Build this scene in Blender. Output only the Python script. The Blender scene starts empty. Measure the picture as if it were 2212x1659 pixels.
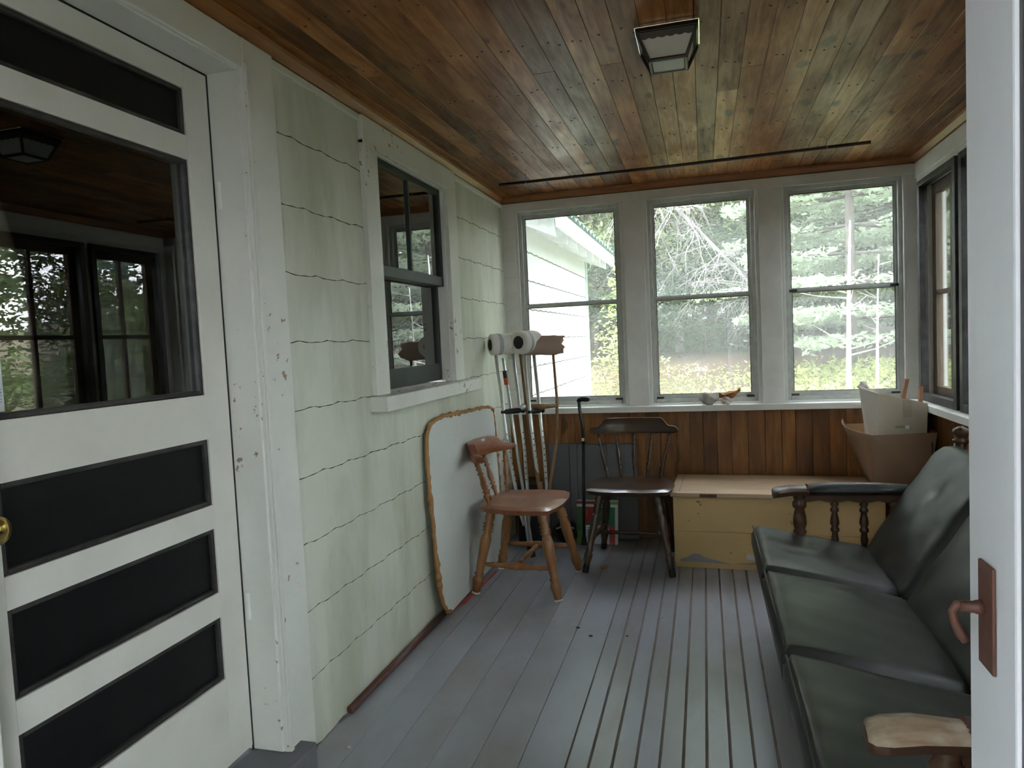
import bpy, bmesh, math, random
import numpy as np
from mathutils import Vector, Matrix

random.seed(7)
rng = np.random.default_rng(7)
PI = math.pi
scene = bpy.context.scene
C = scene.collection

# ------------------------------------------------------------------ camera
cam_data = bpy.data.cameras.new('camera')
cam = bpy.data.objects.new('camera', cam_data)
C.objects.link(cam)
cam_data.sensor_width = 36.0
cam_data.lens = 1522.72 / 2212 * 36.0
cam_data.clip_start = 0.02
cam_data.clip_end = 300
_r = Vector((0.96398581, 0.26183191, -0.04664127))
_u = Vector((0.02927204, 0.06985199, 0.9971278))
_f = Vector((-0.26433786, 0.96258233, -0.05967197))
M = Matrix((( _r.x, _u.x, -_f.x, 1.27683), (_r.y, _u.y, -_f.y, 0.0), (_r.z, _u.z, -_f.z, 1.296), (0, 0, 0, 1)))
cam.matrix_world = M
scene.camera = cam

# ------------------------------------------------------------------ world: bright overcast sky
world = bpy.data.worlds.new('overcast_sky')
scene.world = world
world.use_nodes = True
wn = world.node_tree.nodes
wn['Background'].inputs['Color'].default_value = (0.86, 0.91, 1.0, 1)
wn['Background'].inputs['Strength'].default_value = 2.6

vs = scene.view_settings
vs.view_transform = 'Standard'
vs.look = 'None'
vs.gamma = 1.0
vs.use_curve_mapping = False
vs.exposure = 3.32

# ------------------------------------------------------------------ dimensions (metres)
D = 4.545      # back wall
W = 2.47       # right wall
HC = 2.20      # bottom of the cornice
H = 2.245      # ceiling

# ------------------------------------------------------------------ materials
MATS = {}

def new_mat(name):
    m = bpy.data.materials.new(name)
    m.use_nodes = True
    nt = m.node_tree
    for n in list(nt.nodes):
        nt.nodes.remove(n)
    out = nt.nodes.new('ShaderNodeOutputMaterial')
    MATS[name] = m
    return m, nt, out

def _n(nt, t, **kw):
    n = nt.nodes.new('ShaderNode' + t)
    for k, v in kw.items():
        setattr(n, k, v)
    return n

def ramp(nt, stops):
    r = _n(nt, 'ValToRGB')
    els = r.color_ramp.elements
    while len(els) > 1:
        els.remove(els[0])
    els[0].position = stops[0][0]
    els[0].color = (*stops[0][1], 1)
    for p, c in stops[1:]:
        e = els.new(p)
        e.color = (*c, 1)
    return r

def mixc(nt, fac, a, b, blend='MIX'):
    n = _n(nt, 'Mix', data_type='RGBA', blend_type=blend)
    def put(sock, v):
        if hasattr(v, 'is_output'):
            nt.links.new(v, sock)
        elif isinstance(v, (int, float)):
            sock.default_value = v
        else:
            sock.default_value = (*v, 1)
    put(n.inputs[0], fac)
    put(n.inputs[6], a)
    put(n.inputs[7], b)
    return n.outputs[2]

def coords(nt, scale=(1, 1, 1), rand=True):
    if rand == 'place':
        v = _n(nt, 'NewGeometry').outputs['Position']
        rand = False
    else:
        v = _n(nt, 'TexCoord').outputs['Object']
    if rand:
        oi = _n(nt, 'ObjectInfo')
        mul = _n(nt, 'VectorMath', operation='MULTIPLY')
        cmb = _n(nt, 'CombineXYZ')
        for i in range(3):
            nt.links.new(oi.outputs['Random'], cmb.inputs[i])
        nt.links.new(cmb.outputs[0], mul.inputs[0])
        mul.inputs[1].default_value = (17.3, 29.1, 41.7)
        add = _n(nt, 'VectorMath', operation='ADD')
        nt.links.new(v, add.inputs[0])
        nt.links.new(mul.outputs[0], add.inputs[1])
        v = add.outputs[0]
    mp = _n(nt, 'Mapping')
    mp.inputs['Scale'].default_value = scale
    nt.links.new(v, mp.inputs['Vector'])
    return mp.outputs[0]

def noise(nt, vec, scale, detail=4, rough=0.55, dist=0.0):
    n = _n(nt, 'TexNoise')
    n.inputs['Scale'].default_value = scale
    n.inputs['Detail'].default_value = detail
    n.inputs['Roughness'].default_value = rough
    n.inputs['Distortion'].default_value = dist
    nt.links.new(vec, n.inputs['Vector'])
    return n.outputs['Fac']

def principled(nt, out, col, rough=0.5, metal=0.0, spec=0.5, bump=None, bstr=0.2, bdist=0.002, coat=0.0):
    b = _n(nt, 'BsdfPrincipled')
    if hasattr(col, 'is_output'):
        nt.links.new(col, b.inputs['Base Color'])
    else:
        b.inputs['Base Color'].default_value = (*col, 1)
    if hasattr(rough, 'is_output'):
        nt.links.new(rough, b.inputs['Roughness'])
    else:
        b.inputs['Roughness'].default_value = rough
    b.inputs['Metallic'].default_value = metal
    b.inputs['Specular IOR Level'].default_value = spec
    b.inputs['Coat Weight'].default_value = coat
    if bump is not None:
        bp = _n(nt, 'Bump')
        bp.inputs['Strength'].default_value = bstr
        bp.inputs['Distance'].default_value = bdist
        nt.links.new(bump, bp.inputs['Height'])
        nt.links.new(bp.outputs[0], b.inputs['Normal'])
    nt.links.new(b.outputs[0], out.inputs['Surface'])
    return b

def wood(name, dark, mid, light, axis='y', rough=0.4, knots=0.0, tint=0.35, grain=26.0, spec=0.5, bstr=0.25, coat=0.0, worn=None, knot_col=None):
    m, nt, out = new_mat(name)
    long_, cross = 0.09, 1.0
    sc = {'x': (long_, cross, cross), 'y': (cross, long_, cross), 'z': (cross, cross, long_)}[axis]
    v = coords(nt, sc)
    fib = noise(nt, v, grain, 6, 0.65, 1.2)
    v2 = coords(nt, {'x': (.35, 1, 1), 'y': (1, .35, 1), 'z': (1, 1, .35)}[axis])
    big = noise(nt, v2, 5.0, 4, 0.6, 0.4)
    add = _n(nt, 'Math', operation='ADD')
    nt.links.new(fib, add.inputs[0]); nt.links.new(big, add.inputs[1])
    half = _n(nt, 'Math', operation='MULTIPLY'); half.inputs[1].default_value = 0.5
    nt.links.new(add.outputs[0], half.inputs[0])
    r = ramp(nt, [(0.34, dark), (0.5, mid), (0.66, light)])
    nt.links.new(half.outputs[0], r.inputs[0])
    col = r.outputs[0]
    oi = _n(nt, 'ObjectInfo')
    rr = ramp(nt, [(0.0, (1 - tint, 1 - tint * 1.05, 1 - tint * 1.15)), (0.5, (1, 1, 1)), (1.0, (1 + tint * .5, 1 + tint * .5, 1 + tint * .45))])
    nt.links.new(oi.outputs['Random'], rr.inputs[0])
    col = mixc(nt, 1.0, col, rr.outputs[0], 'MULTIPLY')
    if knots:
        v3 = coords(nt, {'x': (.42, 1, 1), 'y': (1, .42, 1), 'z': (1, 1, .42)}[axis])
        vo = _n(nt, 'TexVoronoi'); vo.inputs['Scale'].default_value = 7.5
        nz = noise(nt, v3, 9, 2)
        off = _n(nt, 'VectorMath', operation='SCALE'); off.inputs[3].default_value = 0.1
        cmb = _n(nt, 'CombineXYZ')
        for i in range(3): nt.links.new(nz, cmb.inputs[i])
        nt.links.new(cmb.outputs[0], off.inputs[0])
        ad = _n(nt, 'VectorMath', operation='ADD')
        nt.links.new(v3, ad.inputs[0]); nt.links.new(off.outputs[0], ad.inputs[1])
        nt.links.new(ad.outputs[0], vo.inputs['Vector'])
        kr = ramp(nt, [(0.0, (1, 1, 1)), (0.13, (0.85, 0.85, 0.85)), (0.20, (0, 0, 0))])
        nt.links.new(vo.outputs['Distance'], kr.inputs[0])
        km = _n(nt, 'Math', operation='MULTIPLY'); km.inputs[1].default_value = knots
        nt.links.new(kr.outputs[0], km.inputs[0])
        col = mixc(nt, km.outputs[0], col, knot_col or tuple(c * .35 for c in dark))
    if worn:
        vw = coords(nt, (1, 1, 1))
        wv = noise(nt, vw, 3.2, 5, 0.65)
        wr = ramp(nt, [(0.48, (0, 0, 0)), (0.66, (1, 1, 1))])
        nt.links.new(wv, wr.inputs[0])
        col = mixc(nt, wr.outputs[0], col, worn)
    rr_ = rough
    if knots:
        rg = ramp(nt, [(0.36, (rough * 1.35,) * 3), (0.62, (rough * .78,) * 3)])
        nt.links.new(half.outputs[0], rg.inputs[0])
        rr_ = rg.outputs[0]
    principled(nt, out, col, rr_, 0, spec, fib, bstr, 0.0012, coat)
    return m

def paint(name, col, dirt=None, dirt_amt=0.5, rough=0.5, scale=4.0, stretch=(1, 1, 1), spec=0.4, bstr=0.12, chips=None, bscale=60, rand=True):
    m, nt, out = new_mat(name)
    v = coords(nt, stretch, rand)
    c = col
    if dirt:
        nz = noise(nt, v, scale, 5, 0.62, 0.3)
        r = ramp(nt, [(0.42, (0, 0, 0)), (0.72, (dirt_amt,) * 3)])
        nt.links.new(nz, r.inputs[0])
        c = mixc(nt, r.outputs[0], col, dirt)
    if chips:
        nz2 = noise(nt, v, 38, 3, 0.6)
        nz3 = noise(nt, v, 2.6, 3, 0.6)
        mu = _n(nt, 'Math', operation='MULTIPLY')
        nt.links.new(nz2, mu.inputs[0]); nt.links.new(nz3, mu.inputs[1])
        r2 = ramp(nt, [(0.385, (0, 0, 0)), (0.40, (1, 1, 1))])
        nt.links.new(mu.outputs[0], r2.inputs[0])
        c = mixc(nt, r2.outputs[0], c, chips)
    vb = coords(nt, (1, 1, 1))
    bm_ = noise(nt, vb, bscale, 3)
    principled(nt, out, c, rough, 0, spec, bm_, bstr, 0.0015)
    return m

def plain(name, col, rough=0.5, metal=0.0, spec=0.5, var=0.15, scale=12, coat=0.0, bstr=0.1):
    m, nt, out = new_mat(name)
    v = coords(nt)
    nz = noise(nt, v, scale, 4)
    r = ramp(nt, [(0.3, tuple(max(0, c * (1 - var)) for c in col)), (0.7, tuple(min(1, c * (1 + var)) for c in col))])
    nt.links.new(nz, r.inputs[0])
    principled(nt, out, r.outputs[0], rough, metal, spec, nz, bstr, 0.001, coat)
    return m

def glass(name, tint=(0.95, 0.97, 0.96), boost=1.0, dust=0.0):
    m, nt, out = new_mat(name)
    tr = _n(nt, 'BsdfTransparent'); tr.inputs['Color'].default_value = (*tint, 1)
    gl = _n(nt, 'BsdfGlossy'); gl.inputs['Roughness'].default_value = 0.0
    gl.inputs['Color'].default_value = (1, 1, 1, 1)
    fr = _n(nt, 'Fresnel'); fr.inputs['IOR'].default_value = 1.52
    mu = _n(nt, 'Math', operation='MULTIPLY', use_clamp=True); mu.inputs[1].default_value = boost
    nt.links.new(fr.outputs[0], mu.inputs[0])
    mx = _n(nt, 'MixShader')
    nt.links.new(mu.outputs[0], mx.inputs[0])
    base = tr.outputs[0]
    if dust:  # translucent veil put into the pane for the hazy glare outdoors
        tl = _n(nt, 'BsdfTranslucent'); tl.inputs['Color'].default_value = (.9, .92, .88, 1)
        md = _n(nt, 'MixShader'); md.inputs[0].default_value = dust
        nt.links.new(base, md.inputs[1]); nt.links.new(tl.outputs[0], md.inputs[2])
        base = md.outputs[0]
    nt.links.new(base, mx.inputs[1]); nt.links.new(gl.outputs[0], mx.inputs[2])
    nt.links.new(mx.outputs[0], out.inputs['Surface'])
    return m

def screen_mat(name, col, opacity):
    m, nt, out = new_mat(name)
    tr = _n(nt, 'BsdfTransparent')
    df = _n(nt, 'BsdfDiffuse'); df.inputs['Color'].default_value = (*col, 1)
    mx = _n(nt, 'MixShader'); mx.inputs[0].default_value = opacity
    nt.links.new(tr.outputs[0], mx.inputs[1]); nt.links.new(df.outputs[0], mx.inputs[2])
    nt.links.new(mx.outputs[0], out.inputs['Surface'])
    return m

def leaf_mat(name, a, b, trans=0.35, scale=2.5):
    m, nt, out = new_mat(name)
    v = coords(nt)
    nz = noise(nt, v, scale, 6, 0.75)
    r = ramp(nt, [(0.32, a), (0.68, b)])
    nt.links.new(nz, r.inputs[0])
    df = _n(nt, 'BsdfDiffuse'); tl = _n(nt, 'BsdfTranslucent')
    nt.links.new(r.outputs[0], df.inputs[0]); nt.links.new(r.outputs[0], tl.inputs[0])
    mx = _n(nt, 'MixShader'); mx.inputs[0].default_value = trans
    nt.links.new(df.outputs[0], mx.inputs[1]); nt.links.new(tl.outputs[0], mx.inputs[2])
    nt.links.new(mx.outputs[0], out.inputs['Surface'])
    return m

def print_mat(name, rough=0.45):
    m, nt, out = new_mat(name)
    at = _n(nt, 'Attribute', attribute_name='Col')
    principled(nt, out, at.outputs['Color'], rough)
    return m

wood('ceiling_wood', (.115, .038, .008), (.26, .098, .022), (.43, .195, .052), 'y', .42, .95, .48, 30, .30, .5, 0.0, knot_col=(.045, .012, .004))
wood('cornice_wood', (.19, .064, .013), (.26, .10, .026), (.34, .15, .045), 'y', .38, 0, .12)
wood('cornice_wood_across', (.16, .055, .013), (.25, .095, .024), (.33, .14, .04), 'x', .38, 0, .12)
wood('wainscot_wood', (.095, .034, .009), (.20, .080, .018), (.33, .15, .042), 'z', .38, .75, .33, 22)
wood('chair_brown', (.15, .048, .020), (.235, .084, .036), (.32, .135, .065), 'x', .33, 0, .1, 30, .5, .15, .2)
wood('chair_leg_brown', (.16, .066, .021), (.245, .106, .034), (.33, .16, .06), 'z', .33, 0, .1, 30, .5, .15, .2)
wood('chair_dark', (.030, .014, .008), (.052, .026, .014), (.085, .045, .022), 'x', .30, 0, .1, 30, .5, .15, .3)
wood('sofa_wood', (.045, .022, .012), (.075, .036, .018), (.115, .058, .03), 'x', .36, 0, .15, 30)
wood('sofa_wood_worn', (.13, .070, .036), (.36, .26, .17), (.52, .43, .33), 'x', .5, 0, .1, 20, worn=(.62, .56, .48))
wood('crutch_wood', (.16, .085, .035), (.25, .145, .065), (.33, .21, .10), 'z', .42, 0, .1, 30)
wood('stick_wood', (.20, .075, .035), (.28, .11, .05), (.36, .16, .08), 'z', .5, 0, .1)
wood('lid_board', (.42, .29, .17), (.52, .38, .24), (.62, .47, .31), 'x', .5, 0, .08, 40, .4, .2)
wood('board_edge', (.22, .10, .03), (.34, .17, .06), (.46, .27, .11), 'z', .65, 0, .1, 30)
wood('screen_wood', (.085, .058, .036), (.125, .09, .058), (.17, .125, .085), 'z', .6, 0, .1, 30)
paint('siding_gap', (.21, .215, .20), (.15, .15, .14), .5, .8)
paint('siding', (.635, .655, .565), (.36, .395, .275), .8, .55, 2.2, (1, 1.6, .45), .35, .3, None, 90, 'place')
paint('siding_outside', (.74, .78, .74), (.60, .66, .60), .35, .6, 2.2, (1, 1.6, .55), .3, .3)
paint('door_white', (.65, .65, .585), (.46, .46, .38), .35, .42, 3.0, (1, 1, 1), .4, .25)
paint('trim_white', (.70, .715, .66), (.50, .50, .44), .35, .45, 3.0, (1, 1, 1), .4, .25, (.30, .22, .15))
paint('window_white', (.74, .745, .71), (.50, .50, .45), .4, .5, 5.0, (1, 1, 1), .4, .2)
paint('stile_white', (.80, .83, .88), (.68, .68, .68), .35, .45, 6.0, (1, 1, .4), .4, .3)
paint('black_panel', (.005, .0055, .006), (.010, .0105, .011), .5, .42, 5.0, (1, 1, 3), .25, .5, None, 24)
paint('black_bead', (.020, .020, .020), (.10, .09, .08), .5, .5, 12.0)
paint('floor_grey', (.305, .325, .375), (.24, .225, .21), .8, .27, 2.4, (1, .5, 1), .5, .25, None, 50)
paint('floor_gap', (.24, .19, .16), (.12, .095, .085), .6, .8, 8)
paint('step_grey', (.15, .155, .17), (.10, .095, .09), .6, .5, 6)
paint('grey_board', (.135, .142, .155), (.10, .10, .105), .6, .5, 4.0, (1, 1, .4))
paint('chest_yellow', (.66, .46, .215), (.52, .35, .15), .6, .45, 3.0, (.5, 1, 1), .4, .25, (.12, .09, .05))
paint('chest_inner', (.30, .30, .33), None, 0, .6)
paint('dark_green_paint', (.013, .021, .018), (.032, .042, .036), .6, .5, 8)
paint('white_board', (.60, .63, .60), (.50, .53, .48), .5, .4, 2.0, (1, 1, 1), .4, .1)
paint('cardboard', (.30, .20, .13), (.25, .165, .10), .5, .7, 5, (1, 1, .3), .2, .1)
paint('cardboard_inside', (.42, .27, .15), (.36, .22, .12), .5, .75, 5)
paint('pale_box', (.52, .46, .36), (.44, .38, .28), .5, .6, 5)
paint('carton_tape', (.46, .40, .28), (.40, .34, .24), .5, .4, 5)
paint('white_box_side', (.70, .66, .60), (.60, .56, .5), .5, .6, 5)
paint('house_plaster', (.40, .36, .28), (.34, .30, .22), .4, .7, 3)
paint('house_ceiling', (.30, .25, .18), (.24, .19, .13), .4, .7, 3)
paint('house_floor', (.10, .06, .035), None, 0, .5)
paint('red_plastic', (.45, .055, .035), (.28, .03, .02), .5, .5, 8)
paint('rust_brown', (.125, .052, .034), (.06, .026, .019), .8, .55, 22, (1, 1, 1), .5, .5)
paint('pipe_brown', (.10, .045, .035), (.05, .022, .018), .7, .42, 14)
paint('rubber_black', (.012, .012, .013), None, 0, .55)
paint('towel_white', (.74, .72, .66), (.60, .57, .50), .5, .85, 14, (1, 1, 1), .1, .5)
paint('towel_band', (.40, .44, .44), None, 0, .8)
paint('tan_cloth', (.40, .30, .235), (.33, .24, .18), .5, .85, 10, (1, 1, 1), .1, .6)
paint('stone', (.42, .40, .36), (.16, .15, .13), .9, .75, 22, (1, 1, 1), .3, .9)
paint('shell', (.66, .61, .58), (.5, .42, .40), .6, .6, 30)
paint('dry_leaf', (.36, .14, .035), (.20, .07, .02), .7, .7, 40)
paint('pebble_dark', (.03, .028, .026), None, 0, .8)
paint('crumb_pale', (.55, .48, .38), None, 0, .8)
paint('black_bag', (.008, .008, .009), None, 0, .35, 10, (1, 1, 1), .5, .8)
paint('rubber_yellow', (.46, .31, .07), (.3, .19, .04), .5, .6, 14)
paint('tape', (.62, .60, .56), None, 0, .3)
paint('paper_seam', (.35, .24, .20), None, 0, .6)
plain('aluminium', (.64, .68, .66), .32, .75, .5, .12, 20)
plain('storm_aluminium', (.50, .52, .49), .45, .35, .5, .12, 20)
plain('dark_gasket', (.03, .031, .032), .5)
plain('chrome', (.75, .78, .76), .15, 1.0, .5, .05)
plain('brass', (.62, .45, .14), .22, 1.0, .5, .15)
plain('bronze_dark', (.055, .047, .045), .4, .4, .5, .2)
plain('black_enamel', (.010, .010, .011), .28)
plain('cane_black', (.012, .012, .013), .35)
plain('red_clip', (.55, .05, .03), .4)
plain('foot_glide', (.62, .62, .60), .4)
def frosted():
    m, nt, out = new_mat('lamp_glass')
    df = _n(nt, 'BsdfDiffuse'); tl = _n(nt, 'BsdfTranslucent'); gl = _n(nt, 'BsdfGlossy')
    df.inputs[0].default_value = tl.inputs[0].default_value = (.86, .90, .86, 1)
    gl.inputs['Roughness'].default_value = .25
    mx = _n(nt, 'MixShader'); mx.inputs[0].default_value = .5
    m2 = _n(nt, 'MixShader'); m2.inputs[0].default_value = .06
    nt.links.new(df.outputs[0], mx.inputs[1]); nt.links.new(tl.outputs[0], mx.inputs[2])
    nt.links.new(mx.outputs[0], m2.inputs[1]); nt.links.new(gl.outputs[0], m2.inputs[2])
    nt.links.new(m2.outputs[0], out.inputs['Surface'])
frosted()
plain('dome_white', (.62, .60, .54), .35)
plain('batten', (.42, .36, .26), .6)
plain('nail', (.018, .016, .018), .5, .3)
plain('curtain_rod', (.045, .034, .028), .45)
plain('wire', (.42, .42, .42), .4, .6)
plain('roof_felt', (.05, .05, .05), .9)
plain('roof_green', (.10, .24, .20), .55, 0, .5, .3)
plain('fascia', (.80, .82, .80), .6)
plain('corner_green', (.33, .47, .41), .6)
plain('bark', (.065, .056, .047), .9, 0, .2, .45, 7, 0, .8)
plain('bark_pale', (.34, .33, .31), .8, 0, .2, .5, 6, 0, .6)
plain('dead_wood', (.15, .14, .132), .9, 0, .2, .35, 6)
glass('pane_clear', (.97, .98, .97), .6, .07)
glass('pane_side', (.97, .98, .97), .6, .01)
glass('pane_dark', (.70, .72, .70), 1.9)
screen_mat('insect_screen', (.12, .10, .075), .16)
screen_mat('screen_black', (.006, .006, .008), .9)
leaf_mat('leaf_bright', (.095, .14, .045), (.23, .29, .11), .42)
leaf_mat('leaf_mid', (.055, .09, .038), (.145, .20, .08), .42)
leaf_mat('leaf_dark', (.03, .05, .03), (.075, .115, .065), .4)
leaf_mat('leaf_pine', (.18, .235, .155), (.38, .445, .31), .45)
leaf_mat('leaf_sapling', (.25, .30, .09), (.42, .46, .17))
leaf_mat('leaf_cover', (.15, .185, .055), (.34, .36, .15), .3, 1.2)
print_mat('print_paper')

def vinyl():
    m, nt, out = new_mat('vinyl_green')
    v = coords(nt)
    nz = noise(nt, v, 3.5, 4, .6)
    r = ramp(nt, [(0.3, (.012, .014, .013)), (0.7, (.028, .033, .029))])
    nt.links.new(nz, r.inputs[0])
    b = noise(nt, v, 7, 5, .6, .6)
    fine = noise(nt, v, 160, 2)
    rr = ramp(nt, [(0.3, (.34, .34, .34)), (0.7, (.48, .48, .48))])
    nt.links.new(nz, rr.inputs[0])
    ad = _n(nt, 'Math', operation='MULTIPLY_ADD'); ad.inputs[1].default_value = .06
    nt.links.new(fine, ad.inputs[0]); nt.links.new(b, ad.inputs[2])
    principled(nt, out, r.outputs[0], rr.outputs[0], 0, .5, ad.outputs[0], .10, .004)
vinyl()

def ground_mat():
    m, nt, out = new_mat('ground')
    v = coords(nt, (1, 1, 1), False)
    nz = noise(nt, v, .55, 5, .6)
    n2 = noise(nt, v, 14, 5, .7)
    r = ramp(nt, [(0.45, (.070, .045, .030)), (0.72, (.085, .085, .040))])
    nt.links.new(nz, r.inputs[0])
    r2 = ramp(nt, [(0.3, (.55, .55, .55)), (0.7, (1.35, 1.3, 1.2))])
    nt.links.new(n2, r2.inputs[0])
    c = mixc(nt, 1.0, r.outputs[0], r2.outputs[0], 'MULTIPLY')
    principled(nt, out, c, .9, 0, .2, n2, .6, .05)
ground_mat()

# ------------------------------------------------------------------ object helpers
OFF = {}

def empty(name, loc=(0, 0, 0), rotz=0.0, local=False):
    o = bpy.data.objects.new(name, None)
    C.objects.link(o)
    o.location = loc
    o.rotation_euler = (0, 0, rotz)
    o.empty_display_size = .1
    OFF[o.name] = Vector((0, 0, 0)) if local else Vector(loc)
    return o

def tag(o, label, cat, group=None):
    o['label'] = label
    o['category'] = cat
    if group:
        o['group'] = group
    return o

def thing(name, label, cat, loc=(0, 0, 0), rotz=0.0, group=None, local=False):
    return tag(empty(name, loc, rotz, local), label, cat, group)

def struct(o, label=None):
    o['kind'] = 'structure'
    if label:
        o['label'] = label
    return o

def obj(name, bm, mat, parent=None, loc=None, smooth=False, bevel=0.0, seg=2, keep=False):
    """bm is in world coordinates (or in the parent's local ones when the parent is local)."""
    off = Vector((0, 0, 0))
    if parent is not None:
        off = OFF.get(parent.name, Vector((0, 0, 0)))
    o_loc = Vector(loc) if loc is not None else (off.copy() if parent is not None else Vector((0, 0, 0)))
    me = bpy.data.meshes.new(name)
    bmesh.ops.recalc_face_normals(bm, faces=bm.faces[:])
    bm.to_mesh(me)
    bm.free()
    if o_loc.length:
        me.transform(Matrix.Translation(-o_loc))
    o = bpy.data.objects.new(name, me)
    C.objects.link(o)
    ms = mat if isinstance(mat, (list, tuple)) else [mat]
    for k in ms:
        me.materials.append(MATS[k] if isinstance(k, str) else k)
    if smooth:
        me.polygons.foreach_set('use_smooth', [True] * len(me.polygons))
    o.location = o_loc - off if parent is not None else o_loc
    if parent is not None:
        o.parent = parent
    OFF[o.name] = o_loc
    if bevel:
        md = o.modifiers.new('bevel', 'BEVEL')
        md.width = bevel
        md.segments = seg
        md.limit_method = 'ANGLE'
        md.angle_limit = math.radians(40)
    return o

def BM():
    return bmesh.new()

def box(bm, a, b):
    x0, y0, z0 = [min(a[i], b[i]) for i in range(3)]
    x1, y1, z1 = [max(a[i], b[i]) for i in range(3)]
    v = [bm.verts.new(p) for p in ((x0, y0, z0), (x1, y0, z0), (x1, y1, z0), (x0, y1, z0), (x0, y0, z1), (x1, y0, z1), (x1, y1, z1), (x0, y1, z1))]
    for f in ((0, 3, 2, 1), (4, 5, 6, 7), (0, 1, 5, 4), (1, 2, 6, 5), (2, 3, 7, 6), (3, 0, 4, 7)):
        bm.faces.new([v[i] for i in f])
    return v

def bx(a, b):
    bm = BM()
    box(bm, a, b)
    return bm

def frame_axes(d):
    d = Vector(d).normalized()
    h = Vector((0, 0, 1)) if abs(d.z) < .9 else Vector((1, 0, 0))
    s = d.cross(h).normalized()
    return s, d.cross(s).normalized()

def lathe(bm, p0, p1, prof, seg=14, cap=True):
    p0, p1 = Vector(p0), Vector(p1)
    s, t = frame_axes(p1 - p0)
    rings = []
    for u, r in prof:
        c = p0.lerp(p1, u)
        rings.append([bm.verts.new(c + (s * math.cos(2 * PI * k / seg) + t * math.sin(2 * PI * k / seg)) * r) for k in range(seg)])
    for a, b in zip(rings, rings[1:]):
        for k in range(seg):
            bm.faces.new((a[k], a[(k + 1) % seg], b[(k + 1) % seg], b[k]))
    if cap:
        bm.faces.new(rings[0][::-1])
        bm.faces.new(rings[-1])
    return bm

def tube(bm, pts, r, seg=10, cap=True):
    """a tube swept along points; r a number or one radius per point"""
    pts = [Vector(p) for p in pts]
    rad = r if isinstance(r, (list, tuple)) else [r] * len(pts)
    rings = []
    prev = None
    for i, p in enumerate(pts):
        d = (pts[min(i + 1, len(pts) - 1)] - pts[max(i - 1, 0)]).normalized()
        if prev is None:
            s, t = frame_axes(d)
        else:
            s = (prev - d * prev.dot(d)).normalized()
            t = d.cross(s)
        prev = s
        rings.append([bm.verts.new(p + (s * math.cos(2 * PI * k / seg) + t * math.sin(2 * PI * k / seg)) * rad[i]) for k in range(seg)])
    for a, b in zip(rings, rings[1:]):
        for k in range(seg):
            bm.faces.new((a[k], a[(k + 1) % seg], b[(k + 1) % seg], b[k]))
    if cap:
        bm.faces.new(rings[0][::-1])
        bm.faces.new(rings[-1])
    return bm

def prism(bm, outline, d):
    """outline: planar list of 3D points; extruded by vector d"""
    d = Vector(d)
    a = [bm.verts.new(p) for p in outline]
    b = [bm.verts.new(Vector(p) + d) for p in outline]
    bm.faces.new(a[::-1])
    bm.faces.new(b)
    n = len(a)
    for i in range(n):
        bm.faces.new((a[i], a[(i + 1) % n], b[(i + 1) % n], b[i]))
    return bm

def grid_solid(bm, top, bot):
    """two congruent grids [i][j] of points joined into a closed solid"""
    ni, nj = len(top), len(top[0])
    A = [[bm.verts.new(p) for p in row] for row in top]
    B = [[bm.verts.new(p) for p in row] for row in bot]
    for i in range(ni - 1):
        for j in range(nj - 1):
            bm.faces.new((A[i][j], A[i + 1][j], A[i + 1][j + 1], A[i][j + 1]))
            bm.faces.new((B[i][j], B[i][j + 1], B[i + 1][j + 1], B[i + 1][j]))
    for i in range(ni - 1):
        bm.faces.new((A[i][0], B[i][0], B[i + 1][0], A[i + 1][0]))
        bm.faces.new((A[i][-1], A[i + 1][-1], B[i + 1][-1], B[i][-1]))
    for j in range(nj - 1):
        bm.faces.new((A[0][j], A[0][j + 1], B[0][j + 1], B[0][j]))
        bm.faces.new((A[-1][j], B[-1][j], B[-1][j + 1], A[-1][j + 1]))
    return bm

def np_mesh(name, verts, faces, mat, parent=None, loc=None):
    me = bpy.data.meshes.new(name)
    n, k = faces.shape
    me.vertices.add(len(verts))
    me.vertices.foreach_set('co', verts.astype(np.float32).ravel())
    me.loops.add(n * k)
    me.loops.foreach_set('vertex_index', faces.astype(np.int32).ravel())
    me.polygons.add(n)
    me.polygons.foreach_set('loop_start', np.arange(0, n * k, k, dtype=np.int32))
    me.update(calc_edges=True)
    me.validate()
    me.materials.append(MATS[mat])
    o = bpy.data.objects.new(name, me)
    C.objects.link(o)
    if loc is not None:
        o.location = loc
    if parent is not None:
        o.parent = parent
    return o

def copy_tree(o, parent=None):
    c = o.copy()
    C.objects.link(c)
    c.parent = parent
    for ch in list(o.children):
        copy_tree(ch, c)
    return c

def paint_grid(name, quad, nu, nv, fn, parent=None, thick=None):
    """flat printed sheet: quad corners (00, 10, 11, 01); fn(u, v) -> colour, v up"""
    bm = BM()
    a, b, c, d = [Vector(p) for p in quad]
    vs_ = [[bm.verts.new(a.lerp(b, i / nu).lerp(d.lerp(c, i / nu), j / nv)) for j in range(nv + 1)] for i in range(nu + 1)]
    lay = bm.loops.layers.float_color.new('Col')
    for i in range(nu):
        for j in range(nv):
            f = bm.faces.new((vs_[i][j], vs_[i + 1][j], vs_[i + 1][j + 1], vs_[i][j + 1]))
            col = fn((i + .5) / nu, (j + .5) / nv)
            for l in f.loops:
                l[lay] = (*col, 1)
    off = OFF.get(parent.name) if parent is not None else Vector((0, 0, 0))
    me = bpy.data.meshes.new(name)
    bm.to_mesh(me); bm.free()
    me.transform(Matrix.Translation(-off))
    me.materials.append(MATS['print_paper'])
    o = bpy.data.objects.new(name, me)
    C.objects.link(o)
    if parent is not None:
        o.parent = parent
    if thick:
        md = o.modifiers.new('solid', 'SOLIDIFY'); md.thickness = thick
    OFF[o.name] = off
    return o

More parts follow.
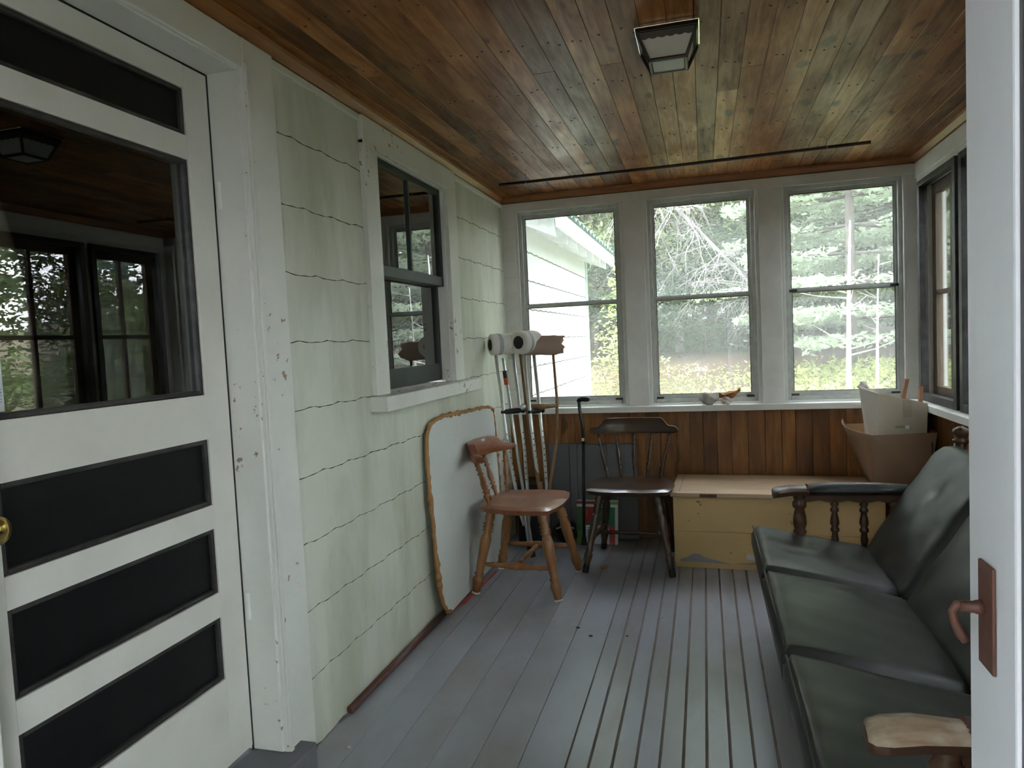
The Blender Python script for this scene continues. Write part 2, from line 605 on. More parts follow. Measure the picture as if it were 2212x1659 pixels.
# ================================================================== THE SETTING
# ---------------- floor
floor = struct(obj('floor', bx((0, -.22, -.12), (W, D, -.006)), 'floor_gap'), 'grey painted porch floor of narrow boards')
def board_set(name, parent, mat, edges, axis, lo, hi, a0, a1, gap, bevel=.002):
    """boards between consecutive edges across, running along axis from lo to hi; a0..a1 is the thin direction"""
    for i, (e0, e1) in enumerate(zip(edges, edges[1:])):
        w = e1 - e0 - gap
        c = (e0 + e1) / 2
        bm = BM()
        if axis == 'y_floor':
            box(bm, (c - w / 2, lo, a0), (c + w / 2, hi, a1)); l = (c, (lo + hi) / 2, (a0 + a1) / 2)
        elif axis == 'z_back':
            box(bm, (c - w / 2, a0, lo), (c + w / 2, a1, hi)); l = (c, (a0 + a1) / 2, (lo + hi) / 2)
        elif axis == 'z_side':
            box(bm, (a0, c - w / 2, lo), (a1, c + w / 2, hi)); l = ((a0 + a1) / 2, c, (lo + hi) / 2)
        o = obj(name, bm, mat, parent, l)
        if bevel:
            md = o.modifiers.new('bevel', 'BEVEL'); md.width = bevel; md.segments = 1
wide = [0.0, .138, .276, .414, .552, .69, .8305]
board_set('floor_board', floor, 'floor_grey', wide, 'y_floor', -.22, D, -.0058, 0, .0018, .001)
narrow = [.8305 + .0697 * i for i in range(24)]
narrow = [e for e in narrow if e < W - .03] + [W]
board_set('floor_board', floor, 'floor_grey', narrow, 'y_floor', -.22, D, -.0058, 0, .0070, .0015)

# ---------------- ceiling
ceiling = struct(obj('ceiling', bx((0, -.22, H + .012), (W + .12, D + .12, H + .10)), 'roof_felt'), 'varnished knotty wood board ceiling')
n_b = 31
pitch = W / n_b
for i in range(n_b):
    x0 = i * pitch
    cuts = [-.22, random.uniform(1.0, 3.6), D] if random.random() < .45 else [-.22, D]
    for y0, y1 in zip(cuts, cuts[1:]):
        bm = bx((x0 + .0004, y0 + .0004, H - .004 + random.uniform(0, .0008)), (x0 + pitch - .0004, y1 - .0004, H + .012))
        o = obj('ceiling_board', bm, 'ceiling_wood', ceiling, (x0 + pitch / 2, (y0 + y1) / 2, H))
        md = o.modifiers.new('bevel', 'BEVEL'); md.width = .0014; md.segments = 1
bm = BM()
for y in np.arange(.25, D, .405):
    for i in range(n_b):
        for dx in (.028, .056):
            if random.random() < .72:
                cx, cy = i * pitch + dx + random.uniform(-.006, .006), y + random.uniform(-.025, .025)
                lathe(bm, (cx, cy, H - .0052), (cx, cy, H - .002), [(0, .0040), (1, .0040)], 6)
o = obj('nail_heads', bm, 'nail', ceiling); o['kind'] = 'stuff'
# cornice
def cornice(name, pts, mat):
    bm = BM(); prism(bm, pts[0], pts[1])
    return struct(obj(name, bm, mat, None, pts[0][0], bevel=.003))
cornice('trim_1', ([(.002, -.2, H - .004), (.045, -.2, H - .004), (.040, -.2, H - .018), (.018, -.2, HC + .006), (.002, -.2, HC)], (0, D + .2, 0)), 'cornice_wood')
cornice('trim_2', ([(.002, D, H - .004), (.002, D - .045, H - .004), (.002, D - .040, H - .018), (.002, D - .018, HC + .006), (.002, D, HC)], (W - .004, 0, 0)), 'cornice_wood_across')
cornice('trim_3', ([(W, -.2, H - .004), (W - .045, -.2, H - .004), (W - .040, -.2, H - .018), (W - .018, -.2, HC + .006), (W, -.2, HC)], (0, D + .2, 0)), 'cornice_wood')
# porch roof outside, unseen; front overhang lengthened to dim light through the doorway
struct(obj('roof_porch', bx((-.3, -1.0, H + .10), (W + .35, D + .35, H + .16)), 'roof_felt'))

# ---------------- left wall (house side) with shingles
DO = (.935, 1.80, .095, 2.115)        # door opening y0 y1 z0 z1
WO = (2.64, 3.455, 1.105, 2.095)      # window opening
bm = BM()
T = .14
for a, b in (((-T, -.22, 0), (0, DO[0], H)), ((-T, DO[0], DO[3]), (0, DO[1], H)), ((-T, DO[0], -.1), (0, DO[1], DO[2] - .03)),
             ((-T, DO[1], 0), (0, WO[0], H)), ((-T, WO[0], 0), (0, WO[1], WO[2])), ((-T, WO[0], WO[3]), (0, WO[1], H)), ((-T, WO[1], 0), (0, D + .15, H))):
    box(bm, a, b)
wall_left = struct(obj('wall_left', bm, 'siding_gap'), 'house wall with pale green-white wavy edged shingle siding')

def wav(y, ph, amp=.0045):
    return amp * (.7 * math.sin(y * 33 + ph) + .5 * math.sin(y * 71 + ph * 2))

obj('top_strip', bx((.001, DO[1] + .14, HC - .026), (.022, D - .016, HC - .001)), 'trim_white', wall_left, (.01, 3.0, HC), bevel=.003)

def shingle(parent, y0, y1, z0, z1, x, mat, ph=0, ph2=0, gap=.0026):
    """one cement shingle with a wavy lower edge; proud at the bottom"""
    n = max(4, int((y1 - y0) / .035))
    top, bot = [], []
    for i in range(n + 1):
        y = y0 + .0003 + (y1 - y0 - .0006) * i / n
        w = wav(y, ph)
        w2 = wav(y, ph2) - gap
        top.append([(x + .0115, y, z0 + w), (x + .0112, y, (z0 + z1) / 2), (x + .0108, y, z1 + w2)])
        bot.append([(x + .0005, y, z0 + w), (x + .0004, y, (z0 + z1) / 2), (x + .0002, y, z1 + w2)])
    bm = BM(); grid_solid(bm, top, bot)
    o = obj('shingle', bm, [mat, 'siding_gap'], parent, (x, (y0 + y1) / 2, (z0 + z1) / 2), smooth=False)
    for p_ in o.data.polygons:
        if abs(p_.normal.z) > .5: p_.material_index = 1  # edge faces painted dark for the shadow line and dirt between courses
    return o

def course(parent, spans, z0, z1, x, mat, k, joint=.61, ph=0, ph2=0, gap=.0026):
    for a, b in spans:
        cuts = [a]
        j = math.floor(a / joint) * joint + (k % 2) * joint / 2 + (k * .137) % .1
        while j < b - .06:
            if j > a + .06: cuts.append(j)
            j += joint
        cuts.append(b)
        for y0, y1 in zip(cuts, cuts[1:]):
            shingle(parent, y0, y1, z0, z1, x, mat, ph, ph2, gap)

lines = [.004] + [.232 + .2192 * k for k in range(10)]
for k, z0 in enumerate(lines):
    z1 = min(lines[k + 1] if k + 1 < len(lines) else HC, HC)
    if z0 >= HC - .02: break
    spans = [(-.2, DO[0])]
    right = [(DO[1], D - .001)]
    if z1 > WO[2] + .01:
        right = [(DO[1], WO[0]), (WO[1], D - .001)]
    if z0 > DO[3] - .15:
        pass
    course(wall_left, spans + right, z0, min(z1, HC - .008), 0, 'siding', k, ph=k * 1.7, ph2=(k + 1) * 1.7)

# ---------------- back wall
bm = BM()
box(bm, (-.0, D, -.1), (W + .12, D + .13, .815))
box(bm, (0, D, 2.160), (W + .12, D + .13, H))
WX = [(.100, .795), (.940, 1.605), (1.745, 2.415)]
WZ = (.852, 2.160)
for x0, x1 in ((0, .100), (.795, .940), (1.605, 1.745), (2.415, W + .12)):
    box(bm, (x0, D, .815), (x1, D + .13, 2.160))
wall_back = struct(obj('wall_back', bm, 'window_white'), 'porch end wall of white window posts over brown board wainscot')
edges = [0.0]
while edges[-1] < W - .05: edges.append(edges[-1] + random.uniform(.078, .1))
edges[-1] = W
board_set('wainscot_board', wall_back, 'wainscot_wood', edges, 'z_back', 0, .815, D - .016, D, .0016, .002)
# header board and corner clapboards
for (a, b) in (((.0, D - .012, 2.140), (W, D, HC)),):
    obj('header_board', bx(a, b), 'window_white', wall_back, bevel=.002)
for k in range(12):
    z = .86 + k * .107
    obj('corner_siding', bx((.003, D - .008, z), (.095, D, z + .105)), 'window_white', wall_back, ((.05, D, z)), bevel=.0015)
for x0, x1 in ((.797, .938), (1.607, 1.743)):
    obj('post_casing', bx((x0 + .006, D - .010, .852), (x1 - .006, D, 2.140)), 'window_white', wall_back, ((x0 + x1) / 2, D, .852), bevel=.002)
struct(obj('trim_4', bx((0, D - .075, .815), (W, D + .05, .852)), 'window_white', bevel=.003), 'white painted window sill board')

def back_window(i, x0, x1):
    root = empty('window_%d' % i, ((x0 + x1) / 2, D + .04, WZ[0]))
    struct(root, 'double hung aluminium storm window in the porch end wall')
    z0, z1 = WZ
    y = D
    # wood jambs
    bm = BM()
    for a, b in (((x0, y + .002, z0), (x0 + .014, y + .12, z1)), ((x1 - .014, y + .002, z0), (x1, y + .12, z1)), ((x0 + .014, y + .002, z1 - .014), (x1 - .014, y + .12, z1)), ((x0 + .014, y + .002, z0), (x1 - .014, y + .12, z0 + .012))):
        box(bm, a, b)
    obj('jamb', bm, 'window_white', root, bevel=.0015)
    # aluminium frame
    fx0, fx1, fz0, fz1 = x0 + .014, x1 - .014, z0 + .012, z1 - .014
    bm = BM()
    for a, b in (((fx0, y + .03, fz0), (fx0 + .022, y + .085, fz1)), ((fx1 - .022, y + .03, fz0), (fx1, y + .085, fz1)), ((fx0 + .022, y + .03, fz1 - .024), (fx1 - .022, y + .085, fz1)), ((fx0 + .022, y + .02, fz0), (fx1 - .022, y + .085, fz0 + .024))):
        box(bm, a, b)
    obj('storm_frame', bm, 'storm_aluminium', root, bevel=.0015)
    sx0, sx1 = fx0 + .022, fx1 - .022
    zm = 1.522
    for nm, a0, a1, yy in (('lower_sash', fz0 + .024, zm + .012, y + .036), ('upper_sash', zm - .012, fz1 - .024, y + .056)):
        bm = BM()
        w = .016
        low = .026
        for a, b in (((sx0, yy, a0), (sx0 + w, yy + .018, a1)), ((sx1 - w, yy, a0), (sx1, yy + .018, a1)), ((sx0 + w, yy, a1 - .020), (sx1 - w, yy + .018, a1)), ((sx0 + w, yy, a0), (sx1 - w, yy + .018, a0 + low))):
            box(bm, a, b)
        s = obj(nm, bm, 'storm_aluminium', root, bevel=.001)
        bm = BM()
        g = .004
        for a, b in (((sx0 + w, yy + .004, a0 + low), (sx0 + w + g, yy + .014, a1 - .02)), ((sx1 - w - g, yy + .004, a0 + low), (sx1 - w, yy + .014, a1 - .02)), ((sx0 + w + g, yy + .004, a0 + low), (sx1 - w - g, yy + .014, a0 + low + g)), ((sx0 + w + g, yy + .004, a1 - .02 - g), (sx1 - w - g, yy + .014, a1 - .02))):
            box(bm, a, b)
        obj('gasket', bm, 'dark_gasket', s)
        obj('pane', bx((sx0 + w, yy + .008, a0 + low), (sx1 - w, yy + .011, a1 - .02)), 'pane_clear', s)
    bm = BM()
    for xx in (sx0 + .002, sx1 - .045):
        box(bm, (xx, y + .026, fz0 + .026), (xx + .043, y + .036, fz0 + .037))
        if i == 3:
            box(bm, (xx, y + .026, zm - .006), (xx + .043, y + .036, zm + .010))
    obj('latch', bm, 'dark_gasket', root)
for i, (a, b) in enumerate(WX):
    back_window(i + 1, a, b)

# ---------------- right wall
RW = [(.86, 1.55), (1.62, 2.31), (2.38, 3.05), (3.12, 3.79), (3.86, 4.455)]
RZ = (.862, 2.06)
bm = BM()
box(bm, (W, -.22, -.1), (W + .12, D, .825))
box(bm, (W, -.22, RZ[1]), (W + .12, D, H))
prev = -.22
for a, b in RW + [(D, D)]:
    if a > prev: box(bm, (W, prev, .825), (W + .12, a, RZ[1]))
    prev = b
wall_right = struct(obj('wall_right', bm, 'window_white'), 'porch side wall of windows over brown board wainscot')
edges = [-.2]
while edges[-1] < D - .06: edges.append(edges[-1] + random.uniform(.08, .1))
edges[-1] = D - .018
board_set('wainscot_board', wall_right, 'wainscot_wood', edges, 'z_side', 0, .822, W - .016, W, .0016, .002)
obj('header_board', bx((W - .012, -.2, 2.115), (W, D - .014, HC)), 'window_white', wall_right, bevel=.002)
struct(obj('trim_5', bx((W - .075, -.2, .825), (W + .05, D - .075, .862)), 'window_white', bevel=.003), 'white painted side window sill board')

def side_window(i, y0, y1):
    root = empty('window_%d' % i, (W + .04, (y0 + y1) / 2, RZ[0]))
    struct(root, 'dark framed side window with a screen and brown muntins')
    z0, z1 = RZ
    x = W
    bm = BM()
    w = .030
    for a, b in (((x - .022, y0 - .012, z0), (x + .02, y0 + w, z1 + .02)), ((x - .022, y1 - w, z0), (x + .02, y1 + .012, z1 + .02)), ((x - .022, y0 + w, z1 - .012), (x + .02, y1 - w, z1 + .02)), ((x - .022, y0 + w, z0), (x + .02, y1 - w, z0 + .042))):
        box(bm, a, b)
    f = obj('screen_frame', bm, 'black_bead', root, bevel=.002)
    obj('screen_mesh', bx((x + .004, y0 + w, z0 + .042), (x + .0045, y1 - w, z1 - .012)), 'insect_screen', f)
    bm = BM()
    X = x + .05
    s = .06
    for a, b in (((X, y0, z0), (X + .035, y0 + s, z1)), ((X, y1 - s, z0), (X + .035, y1, z1)), ((X, y0 + s, z1 - s), (X + .035, y1 - s, z1)), ((X, y0 + s, z0), (X + .035, y1 - s, z0 + s + .02))):
        box(bm, a, b)
    sash = obj('sash', bm, 'screen_wood', root, bevel=.002)
    zc, yc = 1.46, (y0 + y1) / 2
    bm = BM()
    box(bm, (X + .004, yc - .012, z0 + s + .02), (X + .031, yc + .012, z1 - s))
    obj('muntin', bm, 'screen_wood', root)
    bm = BM()
    for a, b in ((y0 + s, yc - .012), (yc + .012, y1 - s)):
        box(bm, (X + .004, a, zc - .013), (X + .031, b, zc + .013))
    obj('muntin', bm, 'screen_wood', root)
    for a, b in ((y0 + s, yc - .012), (yc + .012, y1 - s)):
        for c, d in ((z0 + s + .02, zc - .013), (zc + .013, z1 - s)):
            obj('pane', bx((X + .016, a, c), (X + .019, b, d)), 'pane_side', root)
for i, (a, b) in enumerate(RW):
    side_window(5 + i, a, b)

# ---------------- front wall with the doorway the camera stands in
bm = BM()
FX = (.70, 1.585)
box(bm, (-.14, -.34, -.1), (FX[0], -.22, H)); box(bm, (FX[1], -.34, -.1), (W + .12, -.22, H)); box(bm, (FX[0], -.34, 2.08), (FX[1], -.22, H))
wall_front = struct(obj('wall_front', bm, 'siding'), 'porch entrance wall')

# ---------------- house interior behind the glass of door and window
bm = BM()
box(bm, (-3.7, .1, -.1), (-3.6, 4.5, 2.5)); box(bm, (-3.6, .1, -.1), (-.14, .2, .8)); box(bm, (-3.6, .1, 2.1), (-.14, .2, 2.5)); box(bm, (-3.6, .1, .8), (-3.2, .2, 2.1)); box(bm, (-1.0, .1, .8), (-.14, .2, 2.1)); box(bm, (-3.6, 4.4, -.1), (-.14, 4.5, 2.5))  # unseen opening left in the near wall, added to let daylight in
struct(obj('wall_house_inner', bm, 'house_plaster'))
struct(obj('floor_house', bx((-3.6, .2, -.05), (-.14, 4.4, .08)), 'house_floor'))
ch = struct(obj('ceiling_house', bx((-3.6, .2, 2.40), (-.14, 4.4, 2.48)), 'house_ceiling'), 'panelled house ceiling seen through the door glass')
for x in (-.95, -2.15, -3.3):
    obj('batten', bx((x - .018, .2, 2.388), (x + .018, 4.4, 2.40)), 'batten', ch)
for y in (1.1, 2.3, 3.5):
    obj('batten', bx((-3.6, y - .018, 2.389), (-.14, y + .018, 2.40)), 'batten', ch)
dome = thing('ceiling_dome_lamp', 'round white ceiling lamp inside the house seen through the door glass', 'lamp', (-2.25, 3.0, 2.40))
bm = BM(); lathe(bm, (-2.25, 3.0, 2.40), (-2.25, 3.0, 2.375), [(0, .19), (.6, .19), (1, .17)], 28)
obj('lamp_base', bm, 'dome_white', dome, smooth=False)
bm = BM(); lathe(bm, (-2.25, 3.0, 2.375), (-2.25, 3.0, 2.29), [(0, .16), (.3, .155), (.65, .12), (.9, .06), (1, .01)], 28)
obj('lamp_bowl', bm, 'lamp_glass', dome, smooth=True)

# ================================================================== HOUSE DOOR (left)
XD = -.08
door = struct(empty('door_1', (XD, 1.367, .11)), 'white house door with one glass pane and four black panels')
dy0, dy1, dz0, dz1 = .953, 1.7785, .112, 2.097
py0, py1 = 1.060, 1.682
zs_ = [(.366, .549), (.620, .806), (.874, 1.062), (1.187, 1.838), (1.904, 2.032)]
obj('stile', bx((XD - .04, dy0, dz0), (XD, py0, dz1)), 'door_white', door, (XD, (dy0 + py0) / 2, dz0), bevel=.002)
obj('stile', bx((XD - .04, py1, dz0), (XD, dy1, dz1)), 'door_white', door, (XD, (dy1 + py1) / 2, dz0), bevel=.002)
rz = [dz0] + [v for p in zs_ for v in p] + [dz1]
for k in range(0, len(rz), 2):
    obj('rail', bx((XD - .04, py0, rz[k]), (XD - .0006, py1, rz[k + 1])), 'door_white', door, (XD, 1.37, (rz[k] + rz[k + 1]) / 2))
for k, (a, b) in enumerate(zs_):
    bm = BM()
    bw = .013
    for p, q in (((XD - .028, py0, a), (XD - .004, py0 + bw, b)), ((XD - .028, py1 - bw, a), (XD - .004, py1, b)), ((XD - .028, py0 + bw, b - bw), (XD - .004, py1 - bw, b)), ((XD - .028, py0 + bw, a), (XD - .004, py1 - bw, a + bw))):
        box(bm, p, q)
    bead = obj('glazing_bead', bm, 'black_bead', door, bevel=.004)
    if k == 3:
        obj('pane', bx((XD - .022, py0 + bw, a + bw), (XD - .018, py1 - bw, b - bw)), 'pane_dark', door)
    else:
        obj('panel', bx((XD - .026, py0 + bw, a + bw), (XD - .016, py1 - bw, b - bw)), 'black_panel', door, (XD, 1.37, (a + b) / 2))
# knob
kb = (XD, 1.005, .985)
bm = BM(); lathe(bm, kb, (XD + .075, 1.005, .985), [(0, .030), (.06, .030), (.10, .012), (.42, .012), (.52, .022), (.7, .030), (.88, .027), (1, .008)], 24)
obj('door_knob', bm, 'brass', door, smooth=True)
bm = BM(); lathe(bm, (XD + .012, 1.787, .50), (XD + .012, 1.787, .585), [(0, .006), (.02, .009), (.3, .009), (.32, .0085), (.64, .0085), (.66, .009), (.97, .009), (1, .004)], 10)
obj('hinge', bm, 'trim_white', door, smooth=False)
bm = BM(); lathe(bm, (XD + .012, 1.787, 1.72), (XD + .012, 1.787, 1.80), [(0, .006), (.02, .009), (.97, .009), (1, .004)], 10)
obj('hinge', bm, 'trim_white', door)
# paper notice on the glass
def notice(u, v):
    if v > .93: return (.50, .55, .58)
    for a, b, x0, x1 in ((.86, .89, .1, .8), (.80, .83, .1, .92), (.66, .69, .2, .75), (.60, .64, .2, .9), (.40, .42, .1, .92), (.34, .36, .1, .9), (.28, .30, .1, .92), (.22, .24, .1, .88), (.16, .18, .1, .9), (.10, .12, .1, .6)):
        if a <= v <= b and x0 <= u <= x1 and (int(u * 46) * 7 % 5) != 0:
            return (.16, .24, .36)
    return (.56, .60, .61)
pp = thing('paper_notice', 'white paper notice stuck inside the corner of the door glass', 'notice', (XD - .0165, 1.05, 1.20))
paint_grid('printed_sheet', ((XD - .0165, .985 + .09, 1.203), (XD - .0165, 1.105, 1.203), (XD - .0165, 1.105, 1.315), (XD - .0165, .985 + .09, 1.315)), 46, 60, notice, pp, .0006)

# casing, jambs and threshold
bm = BM(); box(bm, (XD - .06, DO[1] - .014, DO[2]), (.020, DO[1] + .0, DO[3]))
jr = struct(obj('trim_6', bm, 'trim_white', bevel=.003), 'white door jamb')
struct(obj('trim_7', bx((XD - .06, DO[0], DO[2]), (.020, DO[0] + .014, DO[3])), 'trim_white', bevel=.003))
struct(obj('trim_8', bx((XD - .06, DO[0] + .014, DO[3] - .012), (.020, DO[1] - .014, DO[3] + .002)), 'trim_white', bevel=.003))
bm = BM(); box(bm, (.012, DO[1] - .006, .0), (.034, DO[1] + .145, HC - .002))
cs = struct(obj('trim_9', bm, 'trim_white', bevel=.004), 'white door side casing')
bm = BM(); box(bm, (.034, DO[1] - .004, .09), (.042, DO[1] + .012, DO[3] + .01)); obj('bead_strip', bm, 'trim_white', cs, bevel=.002)
struct(obj('trim_10', bx((.012, DO[0] - .145, .040), (.034, DO[0] + .006, HC - .002)), 'trim_white', bevel=.004), 'white door side casing')
struct(obj('trim_11', bx((.012, DO[0] + .006, DO[3] - .008), (.033, DO[1] - .006, HC - .002)), 'trim_white', bevel=.004), 'white door head casing')
obj('dark_joint', bx((XD - .004, dy1 + .0005, DO[2]), (XD - .001, DO[1] - .014, DO[3] - .013)), 'nail', door)
obj('dark_joint', bx((XD - .004, dy0, dz1), (XD - .001, dy1, DO[3] - .012)), 'nail', door)
struct(obj('trim_12', bx((-.14, DO[0] - .06, .0), (.088, 1.862, .093)), 'step_grey', bevel=.006), 'grey painted door threshold step')

# ================================================================== LEFT WALL WINDOW
root = struct(empty('window_4', (0, 3.05, 1.1)), 'dark green double hung house window in white casing')
y0, y1, z0, z1 = WO
bm = BM()
for a, b in (((-.12, y0, z0), (.012, y0 + .012, z1)), ((-.12, y1 - .02, z0), (.012, y1, z1)), ((-.12, y0 + .012, z1 - .01), (.012, y1 - .02, z1))):
    box(bm, a, b)
obj('jamb', bm, 'trim_white', root, bevel=.0015)
obj('casing', bx((.010, 2.530, 1.108), (.034, 2.648, 2.105)), 'trim_white', root, (.02, 2.59, 1.1), bevel=.003)
obj('casing', bx((.010, 3.447, 1.108), (.034, 3.580, 2.105)), 'trim_white', root, (.02, 3.5, 1.1), bevel=.003)
obj('head_casing', bx((.010, 2.530, 2.088), (.033, 3.580, HC - .002)), 'trim_white', root, (.02, 3.05, 2.1), bevel=.003)
obj('window_sill', bx((-.10, 2.505, 1.045), (.085, 3.700, 1.106)), 'trim_white', root, (.02, 3.05, 1.07), bevel=.004)
def sash_frame(nm, x, a0, a1, low, high, muntin):
    bm = BM(); s = .030
    Y0, Y1 = y0 + .012, y1 - .02
    for a, b in (((x - .03, Y0, a0), (x, Y0 + s, a1)), ((x - .03, Y1 - s, a0), (x, Y1, a1)), ((x - .03, Y0 + s, a1 - high), (x, Y1 - s, a1)), ((x - .03, Y0 + s, a0), (x, Y1 - s, a0 + low))):
        box(bm, a, b)
    o = obj(nm, bm, 'dark_green_paint', root, bevel=.003)
    ym = (Y0 + Y1) / 2
    if muntin:
        obj('muntin', bx((x - .026, ym - .008, a0 + low), (x - .004, ym + .008, a1 - high)), 'dark_green_paint', o)
        obj('pane', bx((x - .017, Y0 + s, a0 + low), (x - .014, ym - .01, a1 - high)), 'pane_dark', o)
        obj('pane', bx((x - .017, ym + .01, a0 + low), (x - .014, Y1 - s, a1 - high)), 'pane_dark', o)
    else:
        obj('pane', bx((x - .017, Y0 + s, a0 + low), (x - .014, Y1 - s, a1 - high)), 'pane_dark', o)
sash_frame('upper_sash', -.004, 1.595, z1 - .01, .048, .030, True)
sash_frame('lower_sash', -.038, z0 + .012, 1.625, .085, .030, False)

# ================================================================== STORM DOOR in the foreground right
XS = 1.535
d2 = struct(empty('door_2', (XS, .4, .03)), 'open white entrance door edge with a rusty lever latch')
YF = .815
obj('lock_stile', bx((XS, .70, .03), (XS + .035, YF, 2.06)), 'stile_white', d2, (XS, .76, .03), bevel=.003)
obj('hinge_stile', bx((XS, -.04, .03), (XS + .035, .075, 2.06)), 'stile_white', d2, (XS, .0, .03), bevel=.003)
for a, b in ((.03, .25), (.92, 1.0), (1.96, 2.06)):
    pass
obj('bottom_rail', bx((XS, .075, .03), (XS + .035, .70, .26)), 'stile_white', d2, (XS, .4, .03))
obj('top_rail', bx((XS, .075, 1.96), (XS + .035, .70, 2.06)), 'stile_white', d2, (XS, .4, 2))
bm = BM()
for a, b in (((XS + .004, .685, .26), (XS + .026, .70, 1.96)), ((XS + .004, .075, .26), (XS + .026, .09, 1.96)), ((XS + .004, .09, 1.945), (XS + .026, .685, 1.96)), ((XS + .004, .09, .26), (XS + .026, .685, .275))):
    box(bm, a, b)
obj('screen_bead', bm, 'black_enamel', d2)
obj('screen_mesh', bx((XS + .014, .09, .275), (XS + .0145, .685, 1.945)), 'screen_black', d2)
lp = obj('lock_plate', bx((XS - .004, .742, .958), (XS - .0005, .779, 1.062)), 'rust_brown', d2, (XS, .76, 1.0), bevel=.0015)
bm = BM(); lathe(bm, (XS - .004, .768, 1.016), (XS - .024, .768, 1.016), [(0, .0075), (.3, .0065), (.34, .0058), (1, .0058)], 14)
obj('spindle', bm, 'rust_brown', d2, smooth=True)
bm = BM(); tube(bm, [(XS - .018, .768, 1.018), (XS - .026, .768, 1.0175), (XS - .030, .768, 1.011), (XS - .028, .767, 1.000), (XS - .023, .766, .988), (XS - .019, .765, .982)], [.0045, .0042, .0038, .0040, .0050, .0040], 10)
obj('lever', bm, 'rust_brown', d2, smooth=True)

# ================================================================== CEILING LANTERN
lx0, lx1, ly0, ly1 = 1.100, 1.290, 2.235, 2.425
lc = ((lx0 + lx1) / 2, (ly0 + ly1) / 2)
lamp = thing('porch_lantern', 'square dark framed glass lantern fixed to the wood ceiling', 'lamp', (lc[0], lc[1], H - .004))
obj('ceiling_plate', bx((lx0 - .002, ly0 + .005, H - .016), (lx1 + .002, ly1 + .01, H - .004)), 'chrome', lamp, bevel=.002)
obj('rim', bx((lx0 + .002, ly0 + .002, H - .030), (lx1 - .002, ly1 - .002, H - .016)), 'black_enamel', lamp, bevel=.002)
zt, zb = H - .030, H - .108
ht, hb = .088, .054
def cor(h, z, sx, sy): return Vector((lc[0] + sx * h, lc[1] + sy * h, z))
for sx, sy in ((-1, -1), (1, -1), (1, 1), (-1, 1)):
    bm = BM(); tube(bm, [cor(ht, zt, sx, sy), cor(hb, zb, sx, sy)], .0055, 6)
    obj('corner_post', bm, 'bronze_dark', lamp)
bm = BM()
for (a, b) in (((-1, -1), (1, -1)), ((1, -1), (1, 1)), ((1, 1), (-1, 1)), ((-1, 1), (-1, -1))):
    tube(bm, [cor(hb, zb + .004, *a), cor(hb, zb + .004, *b)], .0065, 6)
obj('bottom_frame', bm, 'bronze_dark', lamp)
for (a, b) in (((-1, -1), (1, -1)), ((1, -1), (1, 1)), ((1, 1), (-1, 1)), ((-1, 1), (-1, -1))):
    t0, t1, b0, b1 = cor(ht - .006, zt, *a), cor(ht - .006, zt, *b), cor(hb - .003, zb + .004, *a), cor(hb - .003, zb + .004, *b)
    nrm = (t1 - t0).cross(b0 - t0).normalized() * .0025
    bm = BM(); prism(bm, [t0, t1, b1, b0], nrm)
    obj('glass_panel', bm, 'lamp_glass', lamp)
    # scalloped valance
    t0, t1, b0, b1 = cor(ht - .001, zt, *a), cor(ht - .001, zt, *b), cor(hb + .001, zb, *a), cor(hb + .001, zb, *b)
    pts = [t0, t1]
    n = 42
    for k in range(n, -1, -1):
        s = k / n
        dep = .20 + .045 * abs(math.sin(s * 6 * PI))
        pts.append(t0.lerp(t1, s).lerp(b0.lerp(b1, s), dep))
    bm = BM(); prism(bm, pts, nrm * .6)
    obj('valance', bm, 'bronze_dark', lamp)
bm = BM(); prism(bm, [cor(hb - .006, zb + .002, -1, -1), cor(hb - .006, zb + .002, 1, -1), cor(hb - .006, zb + .002, 1, 1), cor(hb - .006, zb + .002, -1, 1)], (0, 0, .003))
obj('bottom_glass', bm, 'lamp_glass', lamp)

# ================================================================== CURTAIN ROD under the ceiling
rod = thing('hanging_rod', 'thin dark rod hung on wires below the wood ceiling', 'rod', (1.13, 3.93, 2.195))
bm = BM(); tube(bm, [(.17, 3.955, 2.197), (1.13, 3.93, 2.192), (2.10, 3.90, 2.197)], .0085, 10)
obj('rod', bm, 'curtain_rod', rod, smooth=True)
for x in (.33, 1.90):
    y = 3.955 - (x - .17) * .028
    bm = BM(); tube(bm, [(x, y, H - .004), (x, y + .003, 2.215), (x, y + .010, 2.200), (x, y, 2.182), (x, y - .010, 2.192), (x, y - .008, 2.205)], .0018, 6)
    obj('wire_hook', bm, 'wire', rod)

# ================================================================== CHAIRS
LEGP = [(0, .014), (.04, .017), (.10, .0195), (.155, .0150), (.175, .0215), (.195, .0150), (.215, .0220), (.235, .0150), (.255, .0220), (.275, .0150), (.30, .0175), (.36, .0215), (.44, .0205), (.56, .0185), (.68, .0165), (.75, .0140), (.78, .0200), (.80, .0145), (.83, .0205), (.86, .0210), (.92, .0170), (.99, .0145), (1, .012)]
SPINP = [(0, .007), (.12, .0085), (.20, .0100), (.235, .0070), (.265, .0140), (.295, .0070), (.36, .0080), (.50, .0125), (.60, .0110), (.645, .0070), (.675, .0140), (.705, .0070), (.735, .0090), (.765, .0140), (.82, .0085), (.92, .0075), (1, .0065)]
STRP = [(0, .0075), (.14, .0095), (.18, .0125), (.21, .0095), (.3, .0105), (.5, .0165), (.7, .0105), (.79, .0095), (.82, .0125), (.86, .0095), (1, .0075)]

